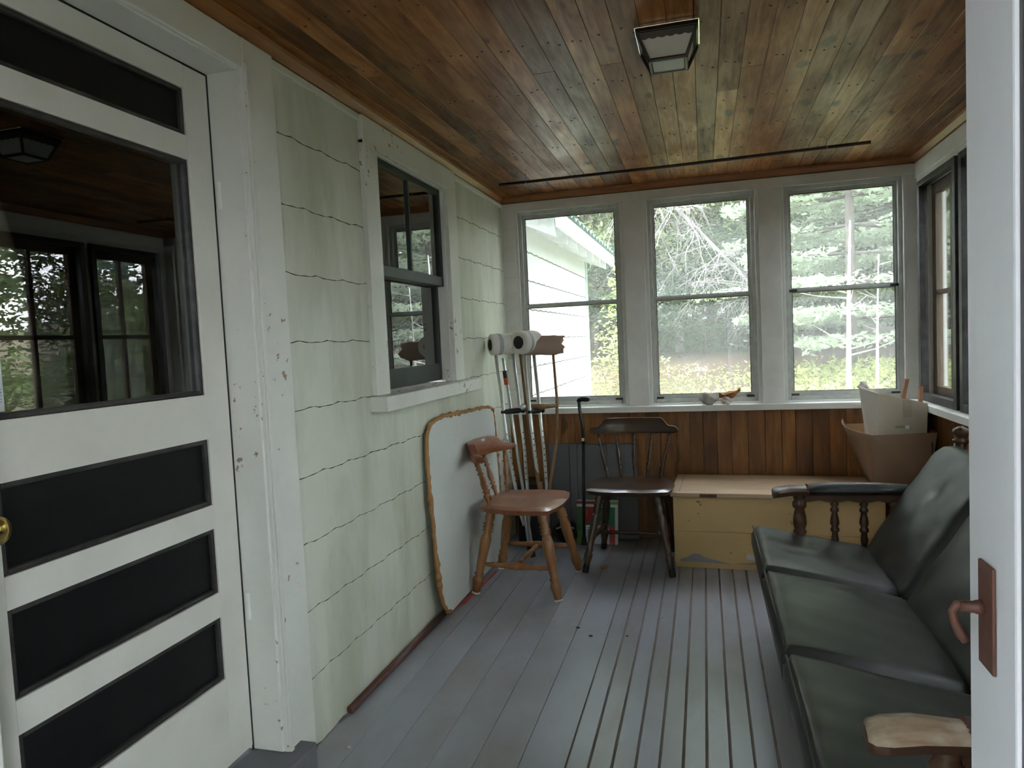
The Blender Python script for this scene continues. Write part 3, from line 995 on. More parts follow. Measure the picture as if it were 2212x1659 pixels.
def chair(name, label, loc, rotz, seat_m, leg_m, foot_m, fat=1.0, n_spin=5, curve=.07, foot_len=.03, seat_z=.462, crest_w=.265, cdz=0.0, cy=.232, cth=1.0):
    t = thing(name, label, 'chair', loc, rotz, None, True)
    # seat: saddle surface
    ni, nj = 17, 17
    top, bot = [], []
    for i in range(ni):
        rt, rb = [], []
        for j in range(nj):
            u, v = -1 + 2 * i / (ni - 1), -1 + 2 * j / (nj - 1)   # v=-1 front
            # squircle mapping
            uu = u * math.sqrt(1 - .30 * v * v); vv = v * math.sqrt(1 - .30 * u * u)
            wid = .232 - .022 * vv
            x, y = uu * wid * 1.06, vv * .212 * 1.06
            dip = -.012 * math.exp(-((abs(uu) - .42) / .30) ** 2) * math.exp(-((vv - .15) / .55) ** 2)
            e = max(abs(u), abs(v))
            rnd = -.010 * max(0, (e - .86) / .14) ** 2
            front = -.006 * max(0, -vv - .5) * (1 - .9 * math.exp(-(uu / .16) ** 2))
            rt.append((x, y, seat_z + dip + rnd + front))
            sh = 1 - .05 * max(0, (e - .8) / .2)
            rb.append((x * sh, y * sh, seat_z - .036))
        top.append(rt); bot.append(rb)
    bm = BM(); grid_solid(bm, top, bot)
    obj('seat', bm, seat_m, t, (0, 0, seat_z), smooth=True).modifiers.new('es', 'EDGE_SPLIT').split_angle = math.radians(50)
    feet = {}
    for sx in (-1, 1):
        for sy in (-1, 1):
            a = Vector((sx * .155, sy * .135 - .0, seat_z - .030))
            b = Vector((sx * (.232 if sy < 0 else .206), sy * .225, foot_len))
            feet[(sx, sy)] = (a, b)
            bm = BM(); lathe(bm, a, b, [(u, r * 1.12 * fat) for u, r in LEGP], 14)
            lg = obj('leg', bm, leg_m, t, a, smooth=True)
            d = (b - a).normalized()
            bm = BM(); e = b + d * (foot_len / abs(d.z))
            lathe(bm, b - d * (.012 if foot_len > .02 else 0.0), e, [(0, .0165 * fat), (.3, .0185 * fat), (.9, .0185 * fat), (1, .017 * fat)], 14)
            obj('foot_cap', bm, foot_m, lg)
    def at(k, s): return feet[k][0].lerp(feet[k][1], s)
    mids = []
    for sx in (-1, 1):
        a, b = at((sx, -1), .66), at((sx, 1), .66)
        bm = BM(); lathe(bm, a, b, [(u, r * fat) for u, r in STRP], 12)
        obj('stretcher', bm, leg_m, t, a, smooth=True)
        mids.append(a.lerp(b, .5))
    bm = BM(); lathe(bm, mids[0], mids[1], [(u, r * fat) for u, r in STRP], 12)
    obj('cross_stretcher', bm, leg_m, t, mids[0], smooth=True)
    # crest rail: plank with stepped ears, bowed so that the ends come forward
    zc = .718
    nx = 41
    fr, bk = [], []
    for i in range(nx):
        u = -1 + 2 * i / (nx - 1)
        x = u * crest_w
        yb = cy - curve * (u * u)
        a = abs(u)
        if a < .60: ztop = .806 
        elif a < .80:
            s = (a - .60) / .20; ztop = .806 - .046 * (s * s * (3 - 2 * s))
        else:
            s = (a - .80) / .20; ztop = .760 - .022 * s * s * s * s
        zbot = .716 + .002 * u * u + (.016 * max(0, (a - .86) / .14) ** 2)
        rf, rb = [], []
        ztop += cdz; zbot += cdz
        th = .013 * fat * cth
        for j in range(6):
            z = zbot + (ztop - zbot) * j / 5
            lean = (z - .716 - cdz) * .16
            bulge = .004 * math.sin(PI * j / 5)
            rf.append((x, yb - th - bulge + lean, z)); rb.append((x, yb + th + bulge * .4 + lean, z))
        fr.append(rf); bk.append(rb)
    bm = BM(); grid_solid(bm, fr, bk)
    o = obj('crest_rail', bm, seat_m, t, (0, .2, zc), smooth=True, bevel=.004)
    o.modifiers.new('es', 'EDGE_SPLIT').split_angle = math.radians(55)
    for k in range(n_spin):
        u = -1 + 2 * k / (n_spin - 1)
        xb, xt = u * .150, u * .215
        yt = cy - curve * (xt / crest_w) ** 2
        yb_ = .178 - .030 * u * u
        bm = BM(); lathe(bm, (xt, yt, .722 + cdz), (xb, yb_, seat_z - .012), [(s, r * fat * 1.05) for s, r in SPINP], 12)
        obj('spindle', bm, leg_m, t, (xt, yt, .7), smooth=True)
    return t

chair('wooden_chair', 'light brown wooden chair with turned legs standing against the white board', (.330, 3.60, 0), math.radians(87), 'chair_brown', 'chair_leg_brown', 'foot_glide', 1.22, 4, .125, .008, .462, .262, -.032, .262, 1.25)
chair('wooden_chair', 'dark brown spindle back chair between the cane and the yellow chest', (.848, 4.025, 0), math.radians(-1.5), 'chair_dark', 'chair_dark', 'rubber_black', 1.0, 5, .045, .032)

# ================================================================== YELLOW CHEST
ang = math.radians(-2.5)
chest = thing('storage_chest', 'long yellow wooden chest with a plywood lid under the windows', 'chest', (1.085, 3.955, 0), ang, None, True)
cw, cd, chh = 1.06, .50, .398
obj('front_board', bx((0, 0, .028), (cw, .02, .205)), 'chest_yellow', chest, (.5, .01, .1), bevel=.0015)
obj('front_board', bx((0, .001, .207), (cw, .02, chh)), 'chest_yellow', chest, (.52, .01, .3), bevel=.0015)
obj('side_board', bx((.0, .02, .028), (.02, cd, chh)), 'chest_yellow', chest, (0, .25, .2))
obj('side_board', bx((cw - .02, .02, .028), (cw, cd, chh)), 'chest_yellow', chest, (cw, .25, .2))
obj('back_board', bx((.02, cd - .02, .028), (cw - .02, cd, chh)), 'chest_yellow', chest, (.5, .5, .2))
bm = BM(); box(bm, (.004, .012, 0), (cw - .004, cd, .028)); obj('base', bm, 'chest_yellow', chest, (.4, .2, 0))
# worn blue-grey strip along the bottom with a ragged edge
bm = BM()
pts = [(.03, -.0008, .034)]
for k in range(26):
    x = .03 + k * .035
    pts.append((x, -.0008, .046 + .014 * math.sin(k * .55) + .006 * random.random() + (.02 if 1 < k < 4 else 0)))
pts.append((.03 + 25 * .035, -.0008, .034))
prism(bm, pts, (0, .001, 0)); obj('worn_strip', bm, 'chest_inner', chest, (0, 0, 0))
bm = BM()
pts = [(.375, -.0014, .068), (.40, -.0014, .060), (.50, -.0014, .064), (.62, -.0014, .063), (.62, -.0014, .086), (.5, -.0014, .090), (.42, -.0014, .088), (.385, -.0014, .092)]
prism(bm, pts, (0, .001, 0)); obj('tape_patch', bm, 'tape', chest, (.5, 0, .08))
lid = obj('lid', bx((-.014, -.018, chh + .002), (cw + .015, cd + .01, chh + .027)), 'lid_board', chest, (.5, .25, chh), bevel=.004)
bm = BM(); box(bm, (.030, .02, chh + .0272), (.036, cd, chh + .0282)); obj('lid_seam', bm, 'paper_seam', lid, (0, 0, 0))
bm = BM(); box(bm, (.145, -.0195, chh + .003), (.235, -.0185, chh + .022)); obj('worn_spot', bm, 'rust_brown', lid, (0, 0, 0))

# ================================================================== CARDBOARD BOXES on the chest
LZ = .4275
bxo = thing('cardboard_box', 'brown cardboard box with flared open flaps standing on the yellow chest', 'box', (2.26, 4.28, LZ))
b0 = [(2.130, 4.10), (2.395, 4.09), (2.400, 4.42), (2.150, 4.43)]
t0 = [(2.118, 4.075), (2.432, 4.085), (2.430, 4.44), (2.040, 4.45)]
tz = [.712, .722, .735, .728]
th = .005
def wall_panel(i, j, nm, mat='cardboard'):
    bm = BM()
    P = [Vector((*b0[i], LZ)), Vector((*b0[j], LZ)), Vector((*t0[j], tz[j])), Vector((*t0[i], tz[i]))]
    n = (P[1] - P[0]).cross(P[3] - P[0]).normalized() * th
    prism(bm, P, -n)
    return obj(nm, bm, mat, bxo)
wall_panel(0, 1, 'front_panel'); wall_panel(1, 2, 'right_panel'); wall_panel(2, 3, 'rear_panel', 'cardboard_inside')
# left side of the box bows out into a flap
bm = BM()
top, bot = [], []
for i in range(7):
    s = i / 6
    r1, r2 = [], []
    for j in range(7):
        q = j / 6
        a = Vector((*b0[3], LZ)).lerp(Vector((*b0[0], LZ)), s)
        b = Vector((*t0[3], tz[3])).lerp(Vector((*t0[0], tz[0])), s)
        p = a.lerp(b, q)
        p.x -= .055 * math.sin(PI * min(1, s * 1.0)) * q * q
        p.z += .030 * (1 - s) * q * q
        r1.append(p); r2.append(p + Vector((th, 0, 0)))
    top.append(r1); bot.append(r2)
grid_solid(bm, top, bot); obj('left_panel', bm, 'cardboard', bxo, smooth=True)
bm = BM(); prism(bm, [(*b0[0], LZ), (*b0[1], LZ), (*b0[2], LZ), (*b0[3], LZ)], (0, 0, .004)); obj('bottom_panel', bm, 'cardboard', bxo)
bm = BM(); tube(bm, [(2.405, 4.078, .60), (2.406, 4.079, .64), (2.404, 4.0785, .672)], .003, 6); obj('handle_slot', bm, 'pebble_dark', bxo)

wb = thing('pale_carton', 'pale carton standing inside the open brown cardboard box', 'box', (2.27, 4.25, LZ + .004))
q = [(2.165, 4.135), (2.400, 4.125), (2.405, 4.30), (2.098, 4.265)]
zt4 = [.928, .872, .865, .955]
qb = [(2.165, 4.135), (2.385, 4.128), (2.385, 4.30), (2.150, 4.27)]
bm = BM(); prism(bm, [(*qb[0], LZ + .006), (*qb[1], LZ + .006), (*q[1], zt4[1]), (*q[0], zt4[0])], (0, .005, 0)); obj('front_panel', bm, 'pale_box', wb)
bm = BM(); prism(bm, [(*qb[3], LZ + .01), (*qb[0], LZ + .01), (*q[0], zt4[0]), (*q[3], zt4[3])], (.005, .0, 0)); obj('left_panel', bm, 'white_box_side', wb)
bm = BM(); prism(bm, [(*qb[2], LZ + .01), (*qb[3], LZ + .01), (*q[3], zt4[3]), (*q[2], zt4[2])], (0, -.005, 0)); obj('rear_panel', bm, 'pale_box', wb)
bm = BM(); prism(bm, [(*qb[1], LZ + .01), (*qb[2], LZ + .01), (*q[2], zt4[2]), (*q[1], zt4[1])], (-.005, 0, 0)); obj('right_panel', bm, 'pale_box', wb)
bm = BM(); prism(bm, [(2.285, 4.129, .80), (2.325, 4.1275, .80), (2.325, 4.1275, .889), (2.285, 4.129, .899)], (0, -.0008, 0)); obj('tape_strip', bm, 'carton_tape', wb)
def cart_print(u, v):
    return (.25, .34, .15) if (v > .3 and u < .55) else ((.8, .8, .78) if .6 < u < .85 else (.47, .41, .31))
paint_grid('printed_mark', ((2.245, 4.1295, .738), (2.325, 4.1265, .738), (2.325, 4.1265, .756), (2.245, 4.1295, .756)), 12, 4, cart_print, wb)
for k, (p0, p1) in enumerate((((2.235, 4.22, .50), (2.328, 4.235, .990)), ((2.385, 4.25, .50), (2.408, 4.28, .945)))):
    st = thing('wooden_stick', ['reddish wooden stick leaning out of the carton beside the window post', 'shorter reddish wooden stick at the right corner of the carton'][k], 'stick', p0)
    bm = BM(); d = Vector(p1) - Vector(p0)
    s_, t_ = frame_axes(d)
    w_, h_ = .014, .009
    P = [Vector(p0) + s_ * a * w_ + t_ * b * h_ for a, b in ((-1, -1), (1, -1), (1, 1), (-1, 1))]
    prism(bm, P, d); obj('shaft', bm, 'stick_wood', st, bevel=.002)
    bm = BM(); P = [Vector(p0) + d * 1.0 + s_ * a * w_ * 1.06 + t_ * b * h_ * 1.1 for a, b in ((-1, -1), (1, -1), (1, 1), (-1, 1))]
    prism(bm, P, d.normalized() * .006); obj('cut_end', bm, 'stick_wood', st)
# crumpled paper knob behind the carton and a black bag at its side
def blob(name, label, cat, c, r, mat, rough=.25, seed=0, sub=3, parent=None, smooth=True):
    bm = BM(); bmesh.ops.create_icosphere(bm, subdivisions=sub, radius=1)
    rs = random.Random(seed)
    ph = [rs.uniform(0, 6) for _ in range(9)]
    for v in bm.verts:
        n = v.co.copy()
        k = 1 + rough * (.5 * math.sin(n.x * 3.1 + ph[0]) * math.sin(n.y * 2.7 + ph[1]) + .35 * math.sin(n.z * 5.3 + ph[2] + n.x * 4) + .25 * math.sin(n.y * 9 + ph[3]) * math.sin(n.x * 8 + ph[4]))
        v.co = Vector((c[0] + n.x * r[0] * k, c[1] + n.y * r[1] * k, c[2] + n.z * r[2] * k))
    o = obj(name, bm, mat, parent, c if parent is None else None, smooth=smooth)
    if label: tag(o, label, cat)
    return o
blob('black_plastic_bag', 'crumpled black plastic bag squeezed beside the carton under the side sill', 'bag', (2.425, 4.24, .755), (.026, .05, .062), 'black_bag', .7, 3, 3, smooth=False)
blob('crumpled_paper', 'small crumpled paper wad poking up behind the pale carton', 'paper', (2.125, 4.30, .955), (.028, .025, .03), 'shell', .5, 5)

# ================================================================== SOFA
SY0, SY1 = 1.390, 3.270
sofa = thing('vinyl_sofa', 'long wooden framed sofa with dark green vinyl cushions along the side windows', 'sofa', (1.95, 2.28, 0))
def cushion(name, ya, yb, x0, x1, zt_front, zt_back, zb_front, zb_back, nm, buttons=(), puff=.022, seed=0, edge=.030):
    rs = random.Random(seed)
    ni, nj = 29, 33
    top, bot = [], []
    for i in range(ni):
        a, b = [], []
        for j in range(nj):
            u, v = i / (ni - 1), j / (nj - 1)
            # squeeze towards rounded borders
            eu = min(u, 1 - u) * (x1 - x0); ev = min(v, 1 - v) * (yb - ya)
            e = min(eu, ev)
            rnd = math.sqrt(max(0, 1 - (1 - min(1, e / edge)) ** 2))
            x = x0 + (x1 - x0) * u; y = ya + (yb - ya) * v
            zt = zt_front + (zt_back - zt_front) * u
            zb = zb_front + (zb_back - zb_front) * u
            mid = (zt + zb) / 2; hf = (zt - zb) / 2
            swell = puff * math.sin(PI * min(1, max(0, u))) ** .7 * math.sin(PI * v) ** .6
            wr = .0020 * math.sin(u * 9 + seed) * math.sin(v * 7 + seed * 2) + .0006 * math.sin(v * 31 + u * 12 + seed)
            for bu, bv in buttons:
                dd = ((u - bu) * (x1 - x0)) ** 2 + ((v - bv) * (yb - ya)) ** 2
                swell -= .009 * math.exp(-dd / .0022) + .006 * math.exp(-dd / .014)
            k = .35 + .65 * rnd
            a.append((x, y, mid + hf * k + (swell + wr) * rnd)); b.append((x, y, mid - hf * k))
        top.append(a); bot.append(b)
    bm = BM(); grid_solid(bm, top, bot)
    return obj(name, bm, 'vinyl_green', sofa, smooth=True)
seat_spans = [(SY0 - .005, 1.970), (1.978, 2.660), (2.668, SY1)]
for k, (a, b) in enumerate(seat_spans):
    c = cushion('seat_cushion', a, b, 1.455, 2.06, .437, .325, .305, .225, None, ((.50, .45),) if k == 2 else (), .020, k * 3 + 1)
    bm = BM()
    for xx, zz in ((1.462, .432),):
        tube(bm, [(xx, a + .03, zz), (xx, (a + b) / 2, zz + .003), (xx, b - .03, zz)], .0035, 6)
    obj('piping', bm, 'vinyl_green', c, smooth=True)
def back_cushion(ya, yb, seed):
    rs = random.Random(seed)
    base, topp = Vector((1.925, 0, .325)), Vector((2.235, 0, .800))
    ax = (topp - base); L = ax.length; ax.normalize()
    nrm = Vector((-ax.z, 0, ax.x))      # towards the sitter
    ni, nj = 29, 33
    front, back = [], []
    for i in range(ni):
        f_, b_ = [], []
        for j in range(nj):
            u, v = i / (ni - 1), j / (nj - 1)
            # rounded upper corners
            yy = ya + (yb - ya) * v
            ev = min(v, 1 - v) * (yb - ya)
            hmax = L
            rc = .11
            if ev < rc: hmax = L - rc + math.sqrt(max(0, rc * rc - (rc - ev) ** 2))
            h = hmax * u
            e = min(ev, h, hmax - h)
            rnd = math.sqrt(max(0, 1 - (1 - min(1, e / .05)) ** 2))
            t_ = .040 + .020 * math.sin(PI * min(1, u * 1.0)) * math.sin(PI * v) ** .5
            for bu, bv in ((.66, .5),):
                dd = ((u - bu) * L) ** 2 + ((v - bv) * (yb - ya)) ** 2
                t_ -= .016 * math.exp(-dd / .0014) + .010 * math.exp(-dd / .012)
            t_ += .0035 * math.sin(v * 17 + u * 8 + seed) * math.sin(u * 11 + seed)
            p = base + ax * h; p.y = yy
            f_.append(p + nrm * (t_ * (.25 + .75 * rnd))); b_.append(p - nrm * (.055 * (.25 + .75 * rnd)))
        front.append(f_); back.append(b_)
    bm = BM(); grid_solid(bm, front, back)
    return obj('back_cushion', bm, 'vinyl_green', sofa, smooth=True)
for k, (a, b) in enumerate([(SY0 + .0, 1.95), (1.955, 2.60), (2.605, 3.215)]):
    back_cushion(a, b, k + 2)
# frame
obj('front_rail', bx((1.535, SY0, .235), (1.565, SY1 - .02, .300)), 'sofa_wood', sofa, (1.55, 2.28, .27), bevel=.004)
obj('rear_rail', bx((2.15, SY0, .19), (2.185, SY1 - .02, .26)), 'sofa_wood', sofa, (2.16, 2.28, .2), bevel=.004)
obj('back_top_rail', bx((2.285, SY0, .690), (2.315, SY1 - .02, .765)), 'sofa_wood', sofa, (2.3, 2.28, .7), bevel=.006)
SLEG = [(0, .030), (.10, .030), (.14, .024), (.18, .033), (.24, .033), (.28, .022), (.40, .030), (.52, .034), (.62, .026), (.68, .020), (.72, .028), (.80, .024), (.95, .017), (1, .015)]
for y in (1.43, 2.46, 3.19):
    bm = BM(); lathe(bm, (1.560, y, .245), (1.545, y, 0), SLEG, 16)
    lg = obj('leg', bm, 'sofa_wood', sofa, smooth=True)
for y in (1.43, 3.19):
    bm = BM(); lathe(bm, (2.18, y, .21), (2.22, y, 0), SLEG, 16)
    obj('leg', bm, 'sofa_wood', sofa, smooth=True)
SPOST = [(0, .022), (.08, .026), (.12, .020), (.16, .029), (.22, .029), (.26, .019), (.36, .026), (.48, .029), (.56, .022), (.60, .029), (.65, .020), (.72, .027), (.9, .025), (1, .022)]
SSPIN = [(0, .011), (.06, .018), (.12, .018), (.16, .012), (.20, .019), (.25, .019), (.28, .012), (.40, .018), (.50, .021), (.58, .014), (.62, .020), (.66, .020), (.70, .012), (.85, .017), (1, .011)]
def arm(y, yin, wood_m, xf=1.545, wk=1.0):
    g = empty('arm', (1.8, y, .30)); g.parent = sofa; g.location = Vector((1.8, y, .30)) - OFF[sofa.name]; OFF[g.name] = Vector((1.8, y, .30))
    # arm board outline in plan: paddle at the front
    L = [(1.545, .030), (1.552, .052), (1.575, .062), (1.62, .060), (1.68, .050), (1.78, .042), (1.95, .040), (2.10, .038), (2.20, .034)]
    L = [(x + (xf - 1.545) * (1 - i / 8), hw * wk) for i, (x, hw) in enumerate(L)]
    top, bot = [], []
    ny = 9
    for i, (x, hw) in enumerate(L):
        a, b = [], []
        for j in range(ny):
            s = -1 + 2 * j / (ny - 1)
            z = .612 - .016 * s * s + (.006 if i > 2 else -.004 * (2 - i)) - .05 * max(0, (1.60 - x)) + .02 * max(0, x - 1.95)
            a.append((x, y + s * hw, z)); b.append((x, y + s * hw * .82, z - .030 + .010 * abs(s)))
        top.append(a); bot.append(b)
    bm = BM(); grid_solid(bm, top, bot)
    o = obj('arm_board', bm, [wood_m, 'sofa_wood'], g, smooth=True)
    for p_ in o.data.polygons:
        if p_.normal.z < .25: p_.material_index = 1
    o.modifiers.new('es', 'EDGE_SPLIT').split_angle = math.radians(60)
    # black vinyl pad on the arm with a row of tacks
    P = [(x, hw * (wk + .03 if wk < 1 else 1)) for x, hw in ((1.690, .049), (1.76, .044), (1.86, .042), (1.97, .040), (2.08, .038))]
    top, bot = [], []
    for i, (x, hw) in enumerate(P):
        a, b = [], []
        for j in range(ny):
            s = -1 + 2 * j / (ny - 1)
            z0_ = .612 - .016 * s * s + .006 + .02 * max(0, x - 1.95)
            k = 0 if i in (0, len(P) - 1) else 1
            a.append((x, y + s * (hw + .003), z0_ + .004 + .010 * k * (1 - s * s))); b.append((x, y + s * (hw + .003), z0_ - .012))
        top.append(a); bot.append(b)
    bm = BM(); grid_solid(bm, top, bot)
    obj('arm_pad', bm, 'vinyl_green', g, smooth=True)
    bm = BM()
    for j in range(9):
        s = -1 + 2 * j / 8
        lathe(bm, (1.686, y + s * .046 * wk, .606 - .014 * s * s), (1.686, y + s * .046 * wk, .624 - .014 * s * s), [(0, .0045), (.7, .0045), (1, .001)], 7)
    obj('tacks', bm, 'rust_brown', g)
    bm = BM(); lathe(bm, (1.655, y, .590), (1.655, y, .30), SPOST, 16); obj('post', bm, 'sofa_wood', g, smooth=True)
    for x in (1.795, 1.910, 2.025):
        bm = BM(); lathe(bm, (x, y, .560), (x, y, .352), [(s, r * .92) for s, r in SSPIN], 12); obj('spindle', bm, 'sofa_wood', g, smooth=True)
    # scalloped apron below the arm and rail at the bottom
    pts = [(1.675, y - .010, .586), (2.15, y - .010, .596)]
    n = 36
    for k in range(n, -1, -1):
        s = k / n
        pts.append((1.675 + .475 * s, y - .010, .556 - .010 * abs(math.cos(s * 4.1 * PI))))
    bm = BM(); prism(bm, pts, (0, .020, 0)); obj('apron', bm, 'sofa_wood', g)
    obj('lower_rail', bx((1.655, y - .016, .318), (2.17, y + .016, .356)), 'sofa_wood', g, bevel=.004)
    bm = BM(); lathe(bm, (2.175, y, .19), (2.275, y, .80), [(0, .026), (.5, .026), (.62, .022), (.66, .030), (.72, .024), (.84, .028), (.9, .018), (1, .024)], 14)
    obj('rear_post', bm, 'sofa_wood', g, smooth=True)
    bm = BM(); lathe(bm, (2.275, y, .795), (2.278, y, .868), [(0, .018), (.1, .030), (.22, .030), (.3, .018), (.42, .022), (.6, .034), (.8, .030), (.93, .016), (1, .004)], 16)
    obj('finial', bm, 'sofa_wood', g, smooth=True)
arm(3.235, 1, 'sofa_wood')
arm(1.305, -1, 'sofa_wood_worn', 1.528, .88)

# ================================================================== WHITE BOARD leaning on the left wall, with a peeling brown edge
wbd = thing('white_panel_board', 'white round cornered board with a peeling brown edge leaning on the house wall', 'board', (.04, 3.5, 0))
out = [(3.115, .012), (3.075, .030), (3.035, .075), (3.005, .16), (2.996, .26), (2.992, .36), (2.990, .50), (2.982, .65), (2.986, .80), (2.998, .875), (3.04, .920), (3.12, .945), (3.25, .948), (3.45, .940), (3.65, .932), (3.88, .925), (4.00, .915), (4.055, .89), (4.07, .85), (4.07, .60), (4.07, .30), (4.06, .10), (4.03, .03), (3.98, .012)]
def bx_x(z): return .066 - .030 * (z / .94)
P = [Vector((bx_x(z), y, z)) for y, z in out]
bm = BM(); prism(bm, P, (-.012, 0, 0)); obj('panel', bm, 'white_board', wbd)
# dense edge strip with uneven width
dense = []
lim = 20
for a, b in zip(P[:lim], P[1:lim + 1]):
    m = max(2, int((b - a).length / .02))
    for k in range(m): dense.append(a.lerp(b, k / m))
rad = [.0085 + .004 * random.random() + (.006 if random.random() < .08 else 0) for _ in dense]
dense = [p + Vector((-.004 + random.uniform(-.002, .002), random.uniform(-.003, .003), random.uniform(-.003, .003))) for p in dense]
bm = BM(); tube(bm, dense, rad, 7); obj('edge_band', bm, 'board_edge', wbd, smooth=False)

# brown pipe and red rod along the wall foot
pipe = thing('brown_pipe', 'thin brown metal pipe lying along the foot of the shingle wall', 'pipe', (.03, 2.65, 0))
bm = BM(); tube(bm, [(.024, 2.185, .016), (.040, 3.10, .016)], .0145, 12); obj('tube', bm, 'pipe_brown', pipe, smooth=True)
bm = BM(); lathe(bm, (.0238, 2.180, .016), (.024, 2.186, .016), [(0, .011), (1, .0155)], 12); obj('pipe_end', bm, 'rust_brown', pipe)
red = thing('red_strip', 'flat red plastic strip on the floor below the white board', 'strip', (.07, 3.45, 0))
bm = BM(); prism(bm, [(.066, 3.235, .001), (.086, 3.262, .001), (.112, 3.76, .001), (.094, 3.76, .001)], (0, 0, .006)); obj('strip_body', bm, 'red_plastic', red, bevel=.003)
bm = BM(); tube(bm, [(.067, 3.24, .006), (.060, 3.20, .005), (.056, 3.17, .005)], [.006, .004, .002], 8); obj('strip_tip', bm, 'red_plastic', red)

# ================================================================== CRUTCHES
def alu_crutch(label, top, axis, bottom, half, padr, padl, holes_seed, grip_z, pad_mat='towel_white'):
    top, bottom = Vector(top), Vector(bottom)
    ax = Vector(axis).normalized()
    t = thing('aluminium_crutch', label, 'crutch', bottom)
    down = (bottom - top)
    a0, a1 = top - ax * half, top + ax * half
    low = top + down * .80
    for a in (a0, a1):
        s = (a - top)
        bm = BM(); tube(bm, [a, top + down * .50 + s * .92, low + s * .55, low + down * .06 + s * .26], .0105, 10)
        st = obj('strut', bm, 'aluminium', t, smooth=True)
        bm = BM()
        view = Vector((.55, -.83, 0))
        for k in range(9):
            c = top + down * (.42 + .028 * k) + s * (.95 if k < 2 else .95 - (k - 2) * .055)
            lathe(bm, c + view * .0085, c + view * .0113, [(0, .0042), (1, .0042)], 8)
        obj('adjusting_holes', bm, 'dark_gasket', st)['kind'] = 'stuff'
    bm = BM(); tube(bm, [low - down * .08, bottom + Vector((0, 0, .03))], .0115, 10); obj('extension_tube', bm, 'aluminium', t, smooth=True)
    bm = BM(); lathe(bm, bottom + Vector((0, 0, .055)) - down * .01, bottom, [(0, .014), (.5, .016), (.7, .020), (1, .024)], 14); obj('rubber_tip', bm, 'rubber_black', t, smooth=False)
    # padded top: tube of rolled towelling with a dark core
    b0, b1 = top - ax * padl / 2, top + ax * padl / 2
    bm = BM()
    seg = 24
    lathe(bm, b0, b1, [(0, padr * .55), (.0, padr * .80), (.04, padr * .98), (.2, padr), (.42, padr * .96), (.5, padr * .93), (.62, padr * 1.0), (.9, padr * .97), (1, padr * .82), (1.0, padr * .3)], seg, cap=False)
    pad = obj('arm_pad', bm, pad_mat, t, smooth=True)
    bm = BM(); lathe(bm, b0 + ax * .002, b1 - ax * .01, [(0, padr * .56), (1, padr * .4)], 16); obj('pad_core', bm, 'rubber_black', pad)
    bm = BM(); lathe(bm, b0.lerp(b1, .24), b0.lerp(b1, .40), [(0, padr * 1.015), (.5, padr * 1.0), (1, padr * .985)], seg, cap=False); obj('pad_band', bm, 'towel_band', pad, smooth=True)
    g = top + down * ((top.z - grip_z) / max(.01, top.z - bottom.z))
    bm = BM(); lathe(bm, g - ax * (half + .012), g + ax * (half + .03), [(0, .008), (.1, .014), (.5, .017), (.85, .017), (.95, .020), (1, .014)], 14); obj('hand_grip', bm, 'rubber_black', t, smooth=True)
    return t
alu_crutch('aluminium crutch with a white rolled pad nearest the house wall', (.118, 4.06, 1.285), (.80, .60, .02), (.215, 4.10, 0), .055, .064, .165, 1, .88)
alu_crutch('aluminium crutch with a white rolled pad beside the tan wrapped crutch', (.262, 4.085, 1.290), (.42, .90, .0), (.335, 4.13, 0), .050, .070, .17, 2, .875)
# a slim third one behind
sl = thing('aluminium_cane', 'slim aluminium walking stick with a red clip between the crutches', 'cane', (.245, 4.05, 0))
bm = BM(); tube(bm, [(.105, 4.09, 1.20), (.16, 4.085, .70), (.245, 4.05, .03)], .0095, 10); obj('shaft', bm, 'aluminium', sl, smooth=True)
bm = BM(); tube(bm, [(.114, 4.076, 1.125), (.119, 4.076, 1.080)], .0125, 10); obj('black_clip', bm, 'rubber_black', sl)
bm = BM(); tube(bm, [(.119, 4.076, 1.080), (.124, 4.076, 1.040)], .0128, 10); obj('red_clip', bm, 'red_clip', sl)
bm = BM(); lathe(bm, (.238, 4.052, .06), (.245, 4.05, 0), [(0, .012), (1, .019)], 12); obj('rubber_tip', bm, 'rubber_black', sl)

wc = thing('wooden_crutch', 'old wooden crutch with a tan cloth wrapped top beside the window', 'crutch', (.335, 4.05, 0))
wt = Vector((.375, 4.135, 1.268))
bm = BM(); tube(bm, [(.215, 4.10, 1.235), (.235, 4.10, .95), (.275, 4.085, .60), (.315, 4.06, .28)], [.013, .015, .014, .012], 8); obj('strut', bm, 'crutch_wood', wc, smooth=True)
bm = BM(); tube(bm, [(.405, 4.13, 1.235), (.418, 4.125, .95), (.412, 4.115, .72), (.375, 4.095, .50), (.335, 4.065, .28)], [.008, .009, .0095, .010, .011], 8); obj('strut', bm, 'crutch_wood', wc, smooth=True)
bm = BM(); tube(bm, [(.300, 4.075, .45), (.335, 4.05, .05)], .016, 10); obj('lower_shaft', bm, 'crutch_wood', wc, smooth=True)
bm = BM(); tube(bm, [(.240, 4.10, .905), (.325, 4.113, .900), (.416, 4.125, .905)], [.013, .017, .014], 10); obj('hand_grip', bm, 'crutch_wood', wc, smooth=True)
bm = BM(); lathe(bm, (.331, 4.052, .075), (.335, 4.05, 0), [(0, .018), (.3, .021), (.8, .024), (1, .026)], 14); obj('rubber_tip', bm, 'rubber_yellow', wc)
bm = BM()
for zz in (.905,):
    lathe(bm, (.222, 4.085, zz), (.222, 4.055, zz), [(0, .018), (.8, .018), (1, .008)], 10)
obj('wing_nut', bm, 'aluminium', wc)
